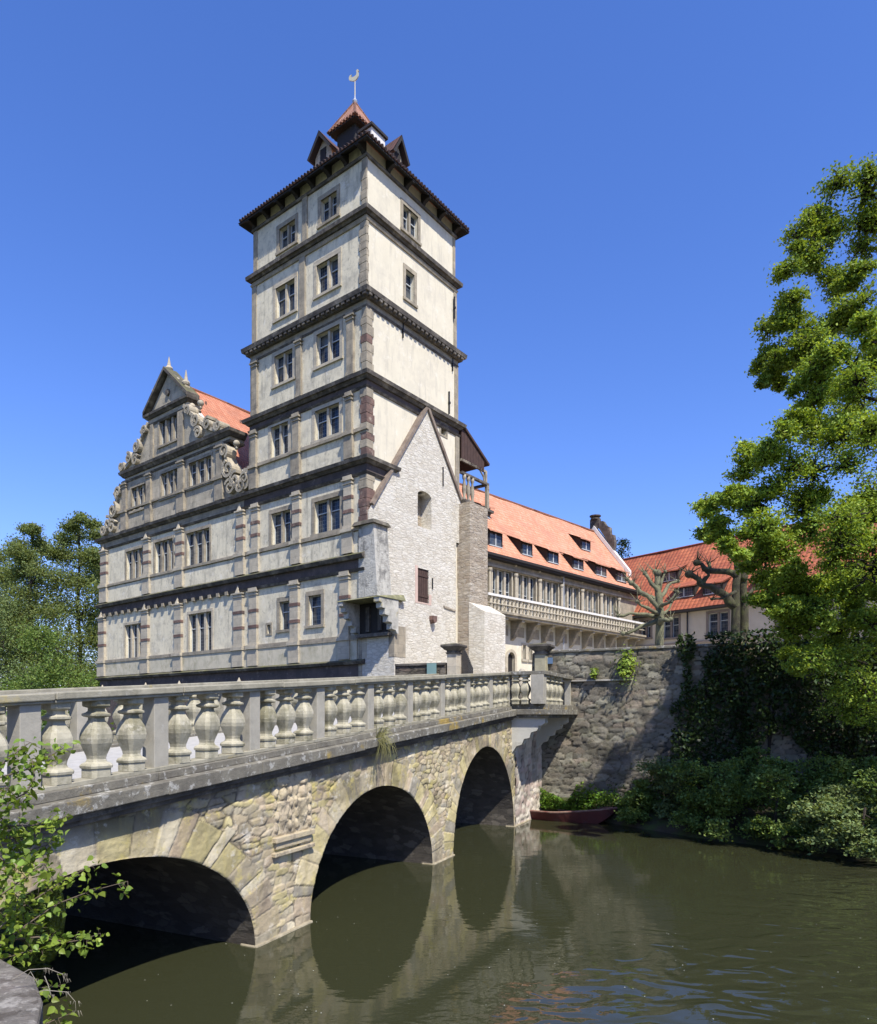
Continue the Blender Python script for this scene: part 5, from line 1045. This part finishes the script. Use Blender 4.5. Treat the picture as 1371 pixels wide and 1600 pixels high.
# ------------------------------------------------------------------ vegetation
def leafmesh(name, parent, mat, pos, size, up=.5, seed=1, lo=.6, hi=1.25, asp=.62, droop=0):
    r = np.random.RandomState(seed); n = len(pos); nv = r.normal(size=(n, 3)); nv[:, 2] = np.abs(nv[:, 2])+up; nv /= np.linalg.norm(nv, axis=1)[:, None]
    a = r.normal(size=(n, 3)); a -= nv*(a*nv).sum(1)[:, None]; a /= np.linalg.norm(a, axis=1)[:, None]; b = np.cross(nv, a)
    s = (size*r.uniform(.65, 1.3, n))[:, None]; c = pos
    bend = nv*s*.12
    v = np.stack([c-a*s*.55, c+b*s*asp*.5-bend-a*s*.08, c+a*s*.55-np.array([0, 0, 1])*s*droop, c-b*s*asp*.5-bend-a*s*.08], 1).reshape(-1, 3)
    me = bpy.data.meshes.new(name); me.vertices.add(4*n); me.vertices.foreach_set('co', v.astype(np.float32).ravel()); me.loops.add(4*n); me.polygons.add(n)
    me.loops.foreach_set('vertex_index', np.arange(4*n, dtype=np.int32)); me.polygons.foreach_set('loop_start', np.arange(0, 4*n, 4, dtype=np.int32)); me.polygons.foreach_set('loop_total', np.full(n, 4, dtype=np.int32))
    t = r.uniform(lo, hi, n); w_ = r.uniform(-.12, .12, n); cc = np.stack([t*(1+w_), t, t*(1-w_), np.ones(n)], 1); cc = np.repeat(cc, 4, 0)
    ca = me.color_attributes.new('Col', 'FLOAT_COLOR', 'POINT'); ca.data.foreach_set('color', cc.astype(np.float32).ravel()); me.materials.append(mat); me.update(calc_edges=True)
    o = bpy.data.objects.new(name, me); sc.collection.objects.link(o)
    if parent: o.parent = parent
    return o
def puffs(c, rad, flat, npuff, nleaf, r, shell=.75, spread=.25):
    """leaf positions: clumps of leaves round twig ends in an ellipsoidal pad"""
    out = []; tips = []
    for _ in range(npuff):
        d = r.normal(size=3); d[2] = d[2]*.8+.25; d /= np.linalg.norm(d); q = rad*(shell+(1-shell)*r.rand()) if r.rand() < .7 else rad*r.rand()*.8
        p = np.array(c)+d*q*np.array([1, 1, flat]); tips.append(p); m = int(nleaf*r.uniform(.5, 1.5))
        out.append(p+r.normal(size=(m, 3))*rad*spread*np.array([1, 1, .45]))
    return np.concatenate(out), tips
def tree(name, label, cat, base, trunk, pads, leaf, bark, lsize, npuff=16, nleaf=24, flat=.55, rad0=.35, seed=1, group=None, up=.6, twigr=.025, lo=.6, hi=1.25, spread=.25, shell=.7, limbs=True, split=0):
    if split:
        r0_ = np.random.RandomState(seed+7); pads = [((c[0]+r0_.normal()*q*.5, c[1]+r0_.normal()*q*.6, c[2]+r0_.normal()*q*.45), q*r0_.uniform(.5, .9)) for c, q in pads for _ in range(split)]
    r = np.random.RandomState(seed); rt = root(name, label, cat, base, 0, group); B = Vector(base); w = MB()
    T = [Vector(p)-B for p in trunk]; rr = [max(rad0*(1-.75*i/(len(T)-1)), .03) for i in range(len(T))]; w.tube(T, rr, 9)
    nodes = []
    for i in range(len(T)-1):
        for k in range(6): f = k/6; nodes.append((T[i].lerp(T[i+1], f), rr[i]*(1-f)+rr[i+1]*f))
    P = []; pads = sorted(pads, key=lambda p: (Vector(p[0])-Vector(trunk[-1])).length if False else (Vector(p[0]).xy-Vector(base).xy).length)
    for c, rad in pads:
        c = Vector(c)-B; pl, tips = puffs(tuple(c), rad, flat, npuff, nleaf, r, shell, spread); P.append(pl)
        if not limbs: continue
        best = min(nodes, key=lambda n: (n[0]-c).length+(2.2*max(0, n[0].z-c.z+.1*rad))-n[1]*2); a, ra = best; d = c-a; L_ = d.length; mid = a.lerp(c, .5)+Vector((0, 0, -.10*L_))+Vector(r.normal(size=3))*.05*L_
        r0 = min(ra*.7, .03+.045*math.sqrt(max(rad, .1))*1.2+.012*L_); ps = [a, a.lerp(mid, .5)+Vector((0, 0, -.03*L_)), mid, mid.lerp(c, .5), c]; w.tube(ps, [r0*(1-.16*i) for i in range(5)], 6)
        for i in range(1, 5): nodes.append((ps[i], r0*(1-.16*i)))
        for tp in tips[::1 if split else 2]: tp = Vector(tp); mm = c.lerp(tp, .5)+Vector(r.normal(size=3))*rad*.12; w.tube([c, mm, tp], [twigr*1.2, twigr*.8, twigr*.3], 4)
    w.build('trunk', bark, rt, smooth=True); leafmesh('crown', rt, leaf, np.concatenate(P), lsize, up, seed+50, lo, hi); return rt
def pad(px, py, rp, depth): return (tuple(ray(px, py, depth)), rp/FPX*depth)
mBark = stone('dark_bark', (.055,.043,.032), (.03,.025,.02), 6, (), 14, .9, bdist=.05)
mMossBark = stone('mossy_bark', (.20,.20,.11), (.12,.115,.075), 5, [(3,.5,.65,(.07,.065,.05),.7)], 14, .9, bdist=.05)
mLfB = leafmat('spring_leaves', (.31,.41,.055), (.17,.26,.035), .38); mLfD = leafmat('maple_leaves', (.26,.35,.05), (.15,.22,.034), .38); mLfFar = leafmat('alder_leaves', (.23,.28,.095), (.145,.19,.06), .5)
mIvy = leafmat('ivy_leaves', (.040,.065,.018), (.026,.045,.013), .2, .4); mSh = leafmat('shrub_leaves', (.20,.28,.065), (.12,.19,.045), .4); mPale = leafmat('pale_leaves', (.20,.26,.09), (.14,.19,.065), .35); mHerb = leafmat('herb_leaves', (.15,.26,.03), (.10,.19,.025), .4)
# tree behind the wall: tall open maple
rj = random.Random(5)
pA = [(1350,300,42),(1302,332,38),(1268,352,26),(1348,372,38),(1284,398,34),(1243,416,24),(1238,462,30),(1216,500,24),(1296,452,26),(1352,505,36),(1300,508,32),(1252,540,36),(1214,560,22),(1196,592,17),(1290,570,34),(1350,590,40),(1330,440,20),(1225,590,18),(1320,640,34),(1400,330,50),(1420,430,60),(1400,540,60),(1420,660,60),(1230,500,20),(1380,690,50),(1440,780,60)]
bA = (16.2, 24.2, YZ); tA = [bA, (16.0, 24.0, 9), (15.4, 23.4, 14), (14.9, 22.6, 18), (14.4, 22.0, 21)]
tree('maple_tree', 'tall open-crowned maple rising above the ivy wall at the right edge', 'tree', bA, tA, [pad(a, b, c_, 21.5+rj.uniform(-1.4, 1.4)) for a, b, c_ in pA], mLfD, mBark, .095, npuff=26, nleaf=34, split=3, seed=3, rad0=.42, twigr=.035, spread=.3, flat=.95, up=.35, shell=.55)
# front tree with bright hanging branches
pB = [(1280,578,36),(1325,605,42),(1252,622,28),(1350,680,46),(1292,660,42),(1238,672,32),(1200,712,32),(1160,728,26),(1262,732,42),(1335,758,46),(1146,772,26),(1112,786,22),(1192,782,34),(1242,806,40),(1120,830,20),(1162,828,30),(1215,848,34),(1302,838,46),(1355,866,46),(1140,862,16),(1256,878,36),(1212,898,28),(1335,935,46),(1275,945,40),(1210,958,26),(1254,992,34),(1320,1012,44),(1370,980,40),(1284,1052,36),(1350,1085,46),(1240,1034,20),(1385,1040,50),(1420,700,60),(1430,860,70),(1440,1000,70),(1400,1130,40),(1330,540,26),(1300,890,34),(1250,915,30),(1350,905,36),(1232,945,26),(1300,965,36),(1195,930,22),(1180,870,20),(1380,930,40),(1268,800,34),(1330,815,34)]
bB = (13.6, 18.3, .9); tB = [bB, (13.5, 18.3, 5), (13.1, 18.2, 9), (12.2, 18, 12), (11.4, 17.8, 14)]
tree('maple_tree', 'bright green spreading maple with low hanging branches on the right bank', 'tree', bB, tB, [pad(a, b, c_, (17.6 if b < 880 else 18.4)+rj.uniform(-1.3, 1.2)) for a, b, c_ in pB]+[((12.6+rj.uniform(-1.2, 3), 14.3+rj.uniform(-1, 1.2), 9.2+rj.uniform(-1, 3)), 1.35) for _ in range(4)], mLfB, mBark, .08, npuff=27, nleaf=38, split=3, seed=8, rad0=.36, twigr=.03, spread=.3, flat=.95, up=.35, shell=.55)  # last few pads: out of view, added sunward to shade lower branches and shrubs
# pollarded trees in the court
def pollard(label, base_px, depth, trunks, limbs, mat, tr=.28):
    bp = ray(base_px, 1118, depth); bp.z = YZ; rt = root('pollarded_tree', label, 'tree', tuple(bp), 0, 'pollarded trees in the castle court'); r = random.Random(base_px)
    for ti, tp in enumerate(trunks):
        w = MB(); pts = [Vector((ray(tp[0][0], 1118, depth).x, depth, YZ))]+[ray(a, b, depth+dd) for a, b, dd in tp]; pts = [p-bp for p in pts]
        w.tube(pts, [tr*1.25]+[tr*(1-.10*i) for i in range(len(pts)-1)], 10); p = pts[-1]; w.lathe([(tr*.9*math.sin(math.pi*i/6)+.01, -tr*.9*math.cos(math.pi*i/6)) for i in range(7)], 8, tuple(p)); w.build('trunk', mat, rt, smooth=True)
    for lp in limbs:
        w = MB(); k = lp[0]; pts = [ray(a, b, depth+(dd if len(q) > 2 else 0))-bp for q in lp[1:] for a, b, dd in [q if len(q) > 2 else (q[0], q[1], 0)]]
        fine = [pts[0]]
        for i in range(len(pts)-1):
            fine.append(pts[i].lerp(pts[i+1], .5)+Vector((r.uniform(-1, 1), r.uniform(-1, 1), r.uniform(-1, 1)))*.07); fine.append(pts[i+1])
        n = len(fine); rd = [k*(1-.5*i/(n-1)) for i in range(n)]; rd = [q*r.uniform(.85, 1.18) for q in rd]; rd[-1] = rd[-1]*1.4; w.tube(fine, rd, 7)
        e = fine[-1]; w.lathe([(k*.9*math.sin(math.pi*i/5)+.01, -k*.9*math.cos(math.pi*i/5)) for i in range(6)], 7, tuple(e))
        for _ in range(7): w.tube([e, e+Vector((r.uniform(-.5, .5), r.uniform(-.5, .5), r.uniform(0, .6)))], [k*.22, .008], 4)
        for q in fine[2:-1]:
            if r.random() < .6: w.tube([q, q+Vector((r.uniform(-.25, .25), r.uniform(-.25, .25), r.uniform(.1, .55)))], [k*.2, .008], 4)
        w.build('limb', mat, rt, smooth=True)
    return rt
pollard('pale mossy pollarded tree with stubby knobbed limbs beside the gallery range', 1030, 33, [[(1030,1012,0),(1032,965,0),(1030,935,0),(1027,915,0),(1028,896,0)]],
    [(.15,(1031,955),(1020,940),(1000,925),(987,911)),(.11,(1030,965),(1010,960),(985,958),(966,962)),(.12,(1031,968),(1015,975),(992,985),(974,990)),(.12,(1031,945),(1022,935,1),(1005,930,1),(980,905,1.2)),(.12,(1030,930),(1018,912),(1008,896)),(.14,(1029,915),(1024,893)),
     (.10,(1031,935),(1044,915,1),(1060,908,1)),(.10,(1031,950),(1045,942,-1),(1058,925,-1)),(.09,(1031,962),(1042,955,1),(1050,940,1)),(.13,(1031,975),(1040,968,-1),(1048,968,-1)),(.09,(1030,925),(1035,905),(1040,893)),(.10,(1031,960),(1012,950,-1.2),(996,940,-1.4))], mMossBark, .21)
pollard('dark twin-stemmed pollarded tree in front of the court building windows', 1150, 30, [[(1149,1008,0),(1150,950,0),(1150,915,0),(1154,886,0)],[(1163,1008,.4),(1163,950,.3),(1161,915,.2),(1168,872,.2)]],
    [(.20,(1149,948),(1134,930),(1115,920),(1100,915),(1092,905),(1077,897)),(.17,(1152,900),(1138,893),(1112,892),(1100,888),(1089,879)),(.12,(1100,915),(1103,903),(1106,893)),(.14,(1162,905),(1168,885,1),(1175,862,1)),(.10,(1163,935),(1178,920,.5),(1195,917,.8),(1208,915,1)),(.12,(1155,895),(1150,878,1),(1142,868,1)),(.08,(1150,925,-1),(1130,935,-1.2),(1113,936,-1.4)),(.10,(1110,892,0),(1108,880,.3))],
    stone('dark_mossy_bark', (.07,.065,.035), (.03,.026,.02), 5, [(3,.5,.65,(.13,.14,.05),.6)], 14, .9, bdist=.05), .20)
# conifer behind the range
def conifer(label, px, ytop, depth, hgt, rb, seed, group=None):
    tp = ray(px, ytop, depth); r = np.random.RandomState(seed); base = (tp.x, tp.y, tp.z-hgt); rt = root('conifer_tree', label, 'tree', base, 0, group); w = MB(); w.tube([(0,0,0),(0,0,hgt)], [.25, .03], 7); w.build('trunk', mBark, rt)
    P = []
    for _ in range(150):
        f = r.rand()**.8; z = hgt*f; q = rb*(1-f)*r.uniform(.5, 1.1)+.15; a = r.rand()*6.28; P.append(np.array([math.cos(a)*q, math.sin(a)*q, z])+r.normal(size=(26, 3))*np.array([.28, .28, .14]))
    leafmesh('crown', rt, mIvy, np.concatenate(P), .2, .4, seed); return rt
conifer('dark conifer top showing behind the scrolled gable of the gallery range', 972, 842, 74, 17, 3.6, 4)
# trees on the far left bank
pT = {0: [(42,832,9),(56,826,7),(30,850,11),(58,850,9),(24,862,10),(48,872,14),(32,892,16),(62,896,15),(20,925,20),(58,930,22),(76,950,16),(36,962,24),(70,990,24),(22,1000,26),(56,1030,28),(84,1040,22),(30,1060,30),(60,1085,30)],
      1: [(128,812,8),(112,822,9),(142,818,8),(100,842,11),(124,842,15),(150,838,12),(96,866,16),(132,868,20),(156,868,12),(84,900,20),(116,905,24),(148,905,18),(96,945,26),(136,948,24),(110,990,28),(150,990,18),(90,1030,26),(130,1040,28),(152,1050,22),(110,1085,30)],
      2: [(2,876,14),(-12,900,22),(8,905,16),(-5,940,26),(14,960,20),(-20,980,30),(0,1020,30),(-10,1070,30)],
      3: [(14,950,14),(24,985,20),(6,1000,24),(34,1015,18),(-8,960,22),(14,1040,26),(40,1058,22)],
      4: [(150,870,14),(165,900,16),(172,940,20),(165,985,22),(175,1030,22),(160,1070,24)],
      5: [(60,1000,22),(90,1050,26),(120,1065,26),(150,1075,24),(45,1075,26),(20,1090,24),(80,1095,24),(165,1090,20)]}
info = [('slender alder with one straight dark stem left of the castle', 62, 50, mLfFar, .22, 0), ('broad alder with sparse twiggy top close to the gabled wing', 66, 124, mLfFar, .24, 1), ('bluish green tree at the left picture edge behind the slender alder', 80, -4, mLfFar, .28, 2), ('pale flowering bush under the trees at the left edge', 60, 14, mPale, .2, 3), ('leafy tree half hidden by the corner of the gabled wing', 72, 168, mLfFar, .26, 4), ('low dark thicket bush at the foot of the far left trees', 55, 90, mSh, .22, 5)]
for lab, dp, tx, mt, ls, key in info:
    g = ray(tx, 1118, dp); b0_ = (g.x, g.y, 1.4); pads_ = [pad(a+rj.uniform(-4, 4), b+rj.uniform(-3, 3), c_*1.15, dp+rj.uniform(-3, 3)) for a, b, c_ in pT[key]+[(x_+rj.uniform(-14, 14), y_+rj.uniform(4, 22), z_*.9) for x_, y_, z_ in pT[key] if y_ > 845]]; ty = min(b for a, b, c_ in pT[key])+4
    tp = [b0_]+[tuple(ray(tx+rj.uniform(-3, 3), y_, dp)) for y_ in np.linspace(1080, ty, 5)]
    tree('bush' if key in (3, 5) else 'alder_tree', lab, 'bush' if key in (3, 5) else 'tree', b0_, tp, pads_, mt, mBark, ls*.8, npuff=30, nleaf=38, seed=20+key, rad0=.26 if key not in (3, 5) else .1, flat=1.15, shell=.25, spread=.5, up=.0, limbs=True, group='trees on the far left bank' if key not in (3,5) else None, twigr=.035)
# hedge trees beyond the left picture edge and through the first arch
for i, (x_, y_, h_) in enumerate(((-9.6, 15.2, 3.6), (-12.5, 19.5, 5), (-20, 31, 7))):
    pads_ = [((x_+rj.uniform(-2.6, 2.6), y_+rj.uniform(-2.6, 2.6), 1+rj.uniform(0, 1)*(h_*.42)), 1.3) for _ in range(14)]
    tree('bank_bush', ['dense dark bush on the left bank seen through the first arch', 'second dense bush further along the left bank', 'third dense bush on the left bank towards the castle'][i], 'bush', (x_, y_, 1.2), [(x_, y_, 1.2), (x_, y_, 1.6), (x_, y_, 2.4)], pads_, mSh, mBark, .16, npuff=16, nleaf=22, seed=40+i, rad0=.1, flat=.8)
# ivy curtain on the moat wall
r = np.random.RandomState(6); n = 52000; s = r.uniform(RW.S(1050), 27, n); z = r.uniform(.2, top+.45, n); sL = RW.S(1082)
edge = sL+1.1*(vnoise(s*0+5.5, z, .55, 31)-.5)*1.6+.5*(vnoise(z, s, 2, 32)-.5); keep = s > edge; hole = (vnoise(s, z, .5, 33) > .80) & (z < 3.2) & (s < sL+4); keep &= ~hole
keep |= (np.abs(s-(sL-.15)) < .22*(.5+vnoise(z, z*0+2, 1.5, 35))) & (z > 1.5)
s = s[keep]; z = z[keep]; o = r.uniform(.02, .32, len(s))+.35*vnoise(s, z, .8, 34)
ivy = root('ivy', 'dark ivy curtain hanging over the moat wall below the maple trees', 'ivy', (QW[0], QW[1], 0), WZ)
leafmesh('leaves', ivy, mIvy, np.stack([s, -o, z], 1), .15, .1, 6, .6, 1.5)
w = MB()
for k in range(26):
    a = sL+rj.uniform(0, 12); w.tube([(a, -.05, .3), (a+rj.uniform(-.5, .5), -.08, 2.4), (a+rj.uniform(-1, 1), -.06, 5)], .025, 5)
w.build('stems', mBark, ivy)
def wallplant(label, px, py, rp, n, seed, mt=None):
    s_, z_ = RW.at(px, py); q = rp/FPX*24.5; rr_ = np.random.RandomState(seed); rt = root('wall_plant', label, 'plant', (QW[0], QW[1], 0), WZ)
    p = rr_.normal(size=(n, 3))*np.array([q*.45, .12, q*.7])+np.array([s_, -.22, z_]); leafmesh('leaves', rt, mt or mHerb, p, .11, .4, seed); w = MB()
    for _ in range(6): w.tube([(s_, 0, z_+q*.4), (s_+rr_.uniform(-q, q)*.5, -.25, z_+rr_.uniform(-q, q))], .012, 4)
    w.build('stems', mBark, rt)
wallplant('yellow-green plant growing from the top of the moat wall', 981, 1040, 17, 520, 3, mLfB); wallplant('small green tuft rooted low in the moat wall near the gate post', 930, 1052, 7, 120, 4, mLfD)
# shrubs along the right bank
shr = [(1000,1243,23.2,28,mSh,'lowest pale-edged shrub of the bank, next to the boat bow'),(1042,1222,23.0,36,mPale,'shrub with pale leaf tips behind the boat bow'),(1098,1232,21.6,40,mSh,'dark rounded shrub under the left end of the ivy curtain'),(1152,1238,20.4,42,mSh,'shrub in the middle of the right bank, leaning over the water'),(1165,1205,21.6,34,mSh,'upright dark shrub against the ivy wall'),(1215,1246,19.2,46,mSh,'wide dark green shrub overhanging the dark water edge'),(1240,1205,20.5,38,mSh,'tall shrub below the hanging maple branches'),(1288,1250,18.2,48,mPale,'lighter green shrub near the right picture edge'),(1318,1205,19.4,42,mSh,'shrub in deep shade under the maple at the right'),(1352,1262,17.4,50,mPale,'sunlit leafy shrub at the right picture edge over the water'),(1410,1240,17.4,60,mSh,'large shrub cut by the right picture edge')]
for i, (px, py, dp, rp, mt, lab) in enumerate(shr):
    c = ray(px, py, dp); q = rp/FPX*dp; base = (c.x, c.y+.3, .3); pads_ = [((c.x+rj.uniform(-1, 1)*q*.8, c.y+rj.uniform(-.7, .6)*q, c.z+rj.uniform(-1.1, .7)*q), q*rj.uniform(.45, .7)) for _ in range(7)]
    pads_ += [((c.x+rj.uniform(-1, 1)*q, c.y-q*.7, max(.35, c.z-q*1.2)), q*.5) for _ in range(3)]
    tree('shrub', lab, 'shrub', base, [base, (c.x, c.y+.1, c.z*.6), tuple(c)], pads_, mt, mBark, .095, npuff=20, nleaf=26, seed=60+i, rad0=.06, flat=.85, group='shrubs along the right bank', twigr=.012, spread=.24, up=.5)
# herbs on the bank by the boat (uncountable ground cover)
r = np.random.RandomState(9); n = 6500; s = r.uniform(-.6, 4.8, n); dpt = r.uniform(.02, 1, n)*(.32+.22*s.clip(0, 5)); z = .3+r.uniform(0, 1, n)**1.8*(.25+.95*vnoise(s, dpt, 1.9, 3)**1.3)
hb_ = leafmesh('bank_herbs', None, mHerb, np.stack([s, -dpt, z], 1), .10, .6, 9); hb_.location = (QW[0], QW[1], 0); hb_.rotation_euler = (0, 0, WZ); tag(hb_, 'bright green low herbs covering the bank between boat and moat wall', 'herbs', kind='stuff')
# grass tuft in the bridge ledge
s, z = BR.at(579, 1150); tf = MB(); r_ = random.Random(2)
for _ in range(90):
    a = Vector((s+r_.uniform(-.12, .12), -.2, hb(s)-.72)); e = a+Vector((r_.uniform(-.28, .28), r_.uniform(-.35, .05), r_.uniform(-.75, .28))); tf.tube([a, a.lerp(e, .5)+Vector((0, -.08, .12)), e], [.006, .005, .001], 3)
tfo = tf.build('grass_tuft', plain('dry_grass', (.20,.19,.07), .8)); tfo.matrix_world = bridge.matrix_world.copy(); tfo.location = bridge.location; tfo.rotation_euler = bridge.rotation_euler; tag(tfo, 'tuft of dry grass hanging from a joint of the bridge ledge', 'grass tuft')
# branches of the near shrub at the left edge
tw = [(3.5,[(-60,1230),(-10,1205),(30,1172),(48,1160)]),(3.6,[(-60,1250),(0,1215),(50,1200),(80,1180),(104,1166)]),(3.4,[(-60,1300),(-10,1262),(40,1240),(55,1215),(50,1185)]),(3.5,[(-60,1330),(0,1290),(50,1290),(80,1282),(110,1276)]),
      (3.6,[(-60,1380),(0,1350),(40,1330),(75,1320),(85,1300)]),(3.3,[(-60,1420),(0,1400),(40,1370),(70,1350),(82,1372)]),(3.4,[(-60,1500),(0,1478),(40,1446),(90,1412),(140,1393),(200,1377)]),(3.45,[(-60,1510),(0,1470),(60,1464),(105,1472),(132,1468),(157,1458)]),
      (3.5,[(-60,1400),(-20,1380),(20,1395),(50,1420),(62,1450)]),(3.3,[(-60,1360),(0,1340),(25,1360),(48,1330)]),(3.55,[(-60,1450),(0,1435),(30,1420),(70,1395),(105,1372),(150,1350)]),(3.3,[(-60,1270),(-20,1250),(10,1230),(30,1250)]),(3.4,[(-60,1520),(0,1500),(30,1490),(70,1480)]),(3.2,[(-60,1620),(20,1640),(70,1600),(112,1583)]),(3.2,[(-60,1600),(10,1590),(50,1545),(92,1540)]),(3.5,[(-60,1290),(0,1275),(20,1300),(30,1330),(55,1350)]),(3.6,[(-60,1350),(-10,1310),(30,1310),(60,1302)]),(3.35,[(-60,1480),(0,1450),(20,1430),(30,1400)])]
ns = root('near_shrub', 'leafy twigs of a young shrub reaching in front of the bridge at the lower left', 'shrub', tuple(ray(-120, 1500, 3.5)), 0); B = Vector(ns.location); w = MB(); LP = []; r = np.random.RandomState(14)
for dp, pl in tw:
    pts = [ray(a, b, dp+.06*i)-B for i, (a, b) in enumerate(pl)]; w.tube([pts[0].lerp(Vector((0,0,0)), .5)]+pts, [.009]+[.0065*(1-.75*i/(len(pts)-1)) for i in range(len(pts))], 5)
    for i in range(len(pts)-1):
        for f in np.linspace(0, 1, 9):
            p = pts[i].lerp(pts[i+1], float(f))
            for _ in range(2+int(r.rand()*3)):
                d = Vector(r.normal(size=3)); d.z -= .25; d = d.normalized()*r.uniform(.02, .075); LP.append(np.array(p+d))
                if r.rand() < .3: w.tube([p, p+d], .0013, 3)
w.build('twigs', plain('twig_bark', (.10,.075,.05), .8), ns, smooth=True)
mNear = leafmat('near_leaves', (.27,.36,.06), (.15,.23,.035), .45, .4); P_ = np.array(LP); n = len(P_)
nv = r.normal(size=(n, 3)); nv[:, 2] = np.abs(nv[:, 2])+.4; nv /= np.linalg.norm(nv, axis=1)[:, None]; a = r.normal(size=(n, 3)); a[:, 2] -= .8; a -= nv*(a*nv).sum(1)[:, None]; a /= np.linalg.norm(a, axis=1)[:, None]; b = np.cross(nv, a)
prof = [(0, 0, 0), (.12, .32, .10), (.38, .46, .14), (.7, .3, .08), (1.08, 0, -.12), (.7, -.3, .08), (.38, -.46, .14), (.12, -.32, .10), (.4, 0, 0)]
w = MB(); cc = []
for i in range(n):
    sz_ = r.uniform(.022, .044); base = len(w.v); t = r.uniform(.65, 1.2); q = r.uniform(-.1, .1)
    for u, v_, k in prof: w.v.append(tuple(P_[i]+(a[i]*u+b[i]*v_+nv[i]*k)*sz_)); cc.append((t*(1+q), t, t*(1-q), 1))
    for k in range(8): w.f.append((base+8, base+k, base+(k+1) % 8)); w.m.append(0); w.uv.append(None)
w.build('leaves', mNear, ns, smooth=True, cols=np.array(cc))
dg = MB()
for pl in ([(20,1530),(45,1515),(75,1513),(98,1522),(101,1530)],[(30,1560),(70,1547),(105,1550),(118,1565),(119,1580)],[(70,1525),(76,1540),(80,1555)],[(40,1530),(48,1518),(55,1530)]):
    dg.tube([ray(a_, b_, 3.0) for a_, b_ in pl], [.0018,.0016,.0013,.001,.0006][:len(pl)], 4)
    for a_, b_ in pl[2:]:
        for _ in range(7): p = ray(a_+rj.uniform(-8, 8), b_-1, 3.0); dg.tube([p, p+Vector((rj.uniform(-.006, .01), 0, -rj.uniform(.01, .03)))], [.0008, .0003], 3)
dg = dg.build('dry_grass', plain('straw', (.26,.23,.17), .8)); tag(dg, 'dry pale grass stalks arching over the corner of the near wall', 'grass')
# pollen and petals afloat
r = np.random.RandomState(3); w = MB()
for _ in range(130):
    px, py = r.uniform(180, 1371), r.uniform(1330, 1600); d_ = H*FPX/(py-HY); x_ = (px-CX)/FPX*d_
    rs_ = r.uniform(.004, .010); w.add([(x_+rs_*math.cos(k), d_+rs_*math.sin(k), .004) for k in (0, 1.3, 2.6, 3.9, 5.1)], [(0,1,2,3,4)])
sp_ = w.build('floating_petals', plain('petal', (.45,.45,.38), .7)); tag(sp_, 'scattered pale petals and pollen floating on the moat', 'petals', kind='stuff')
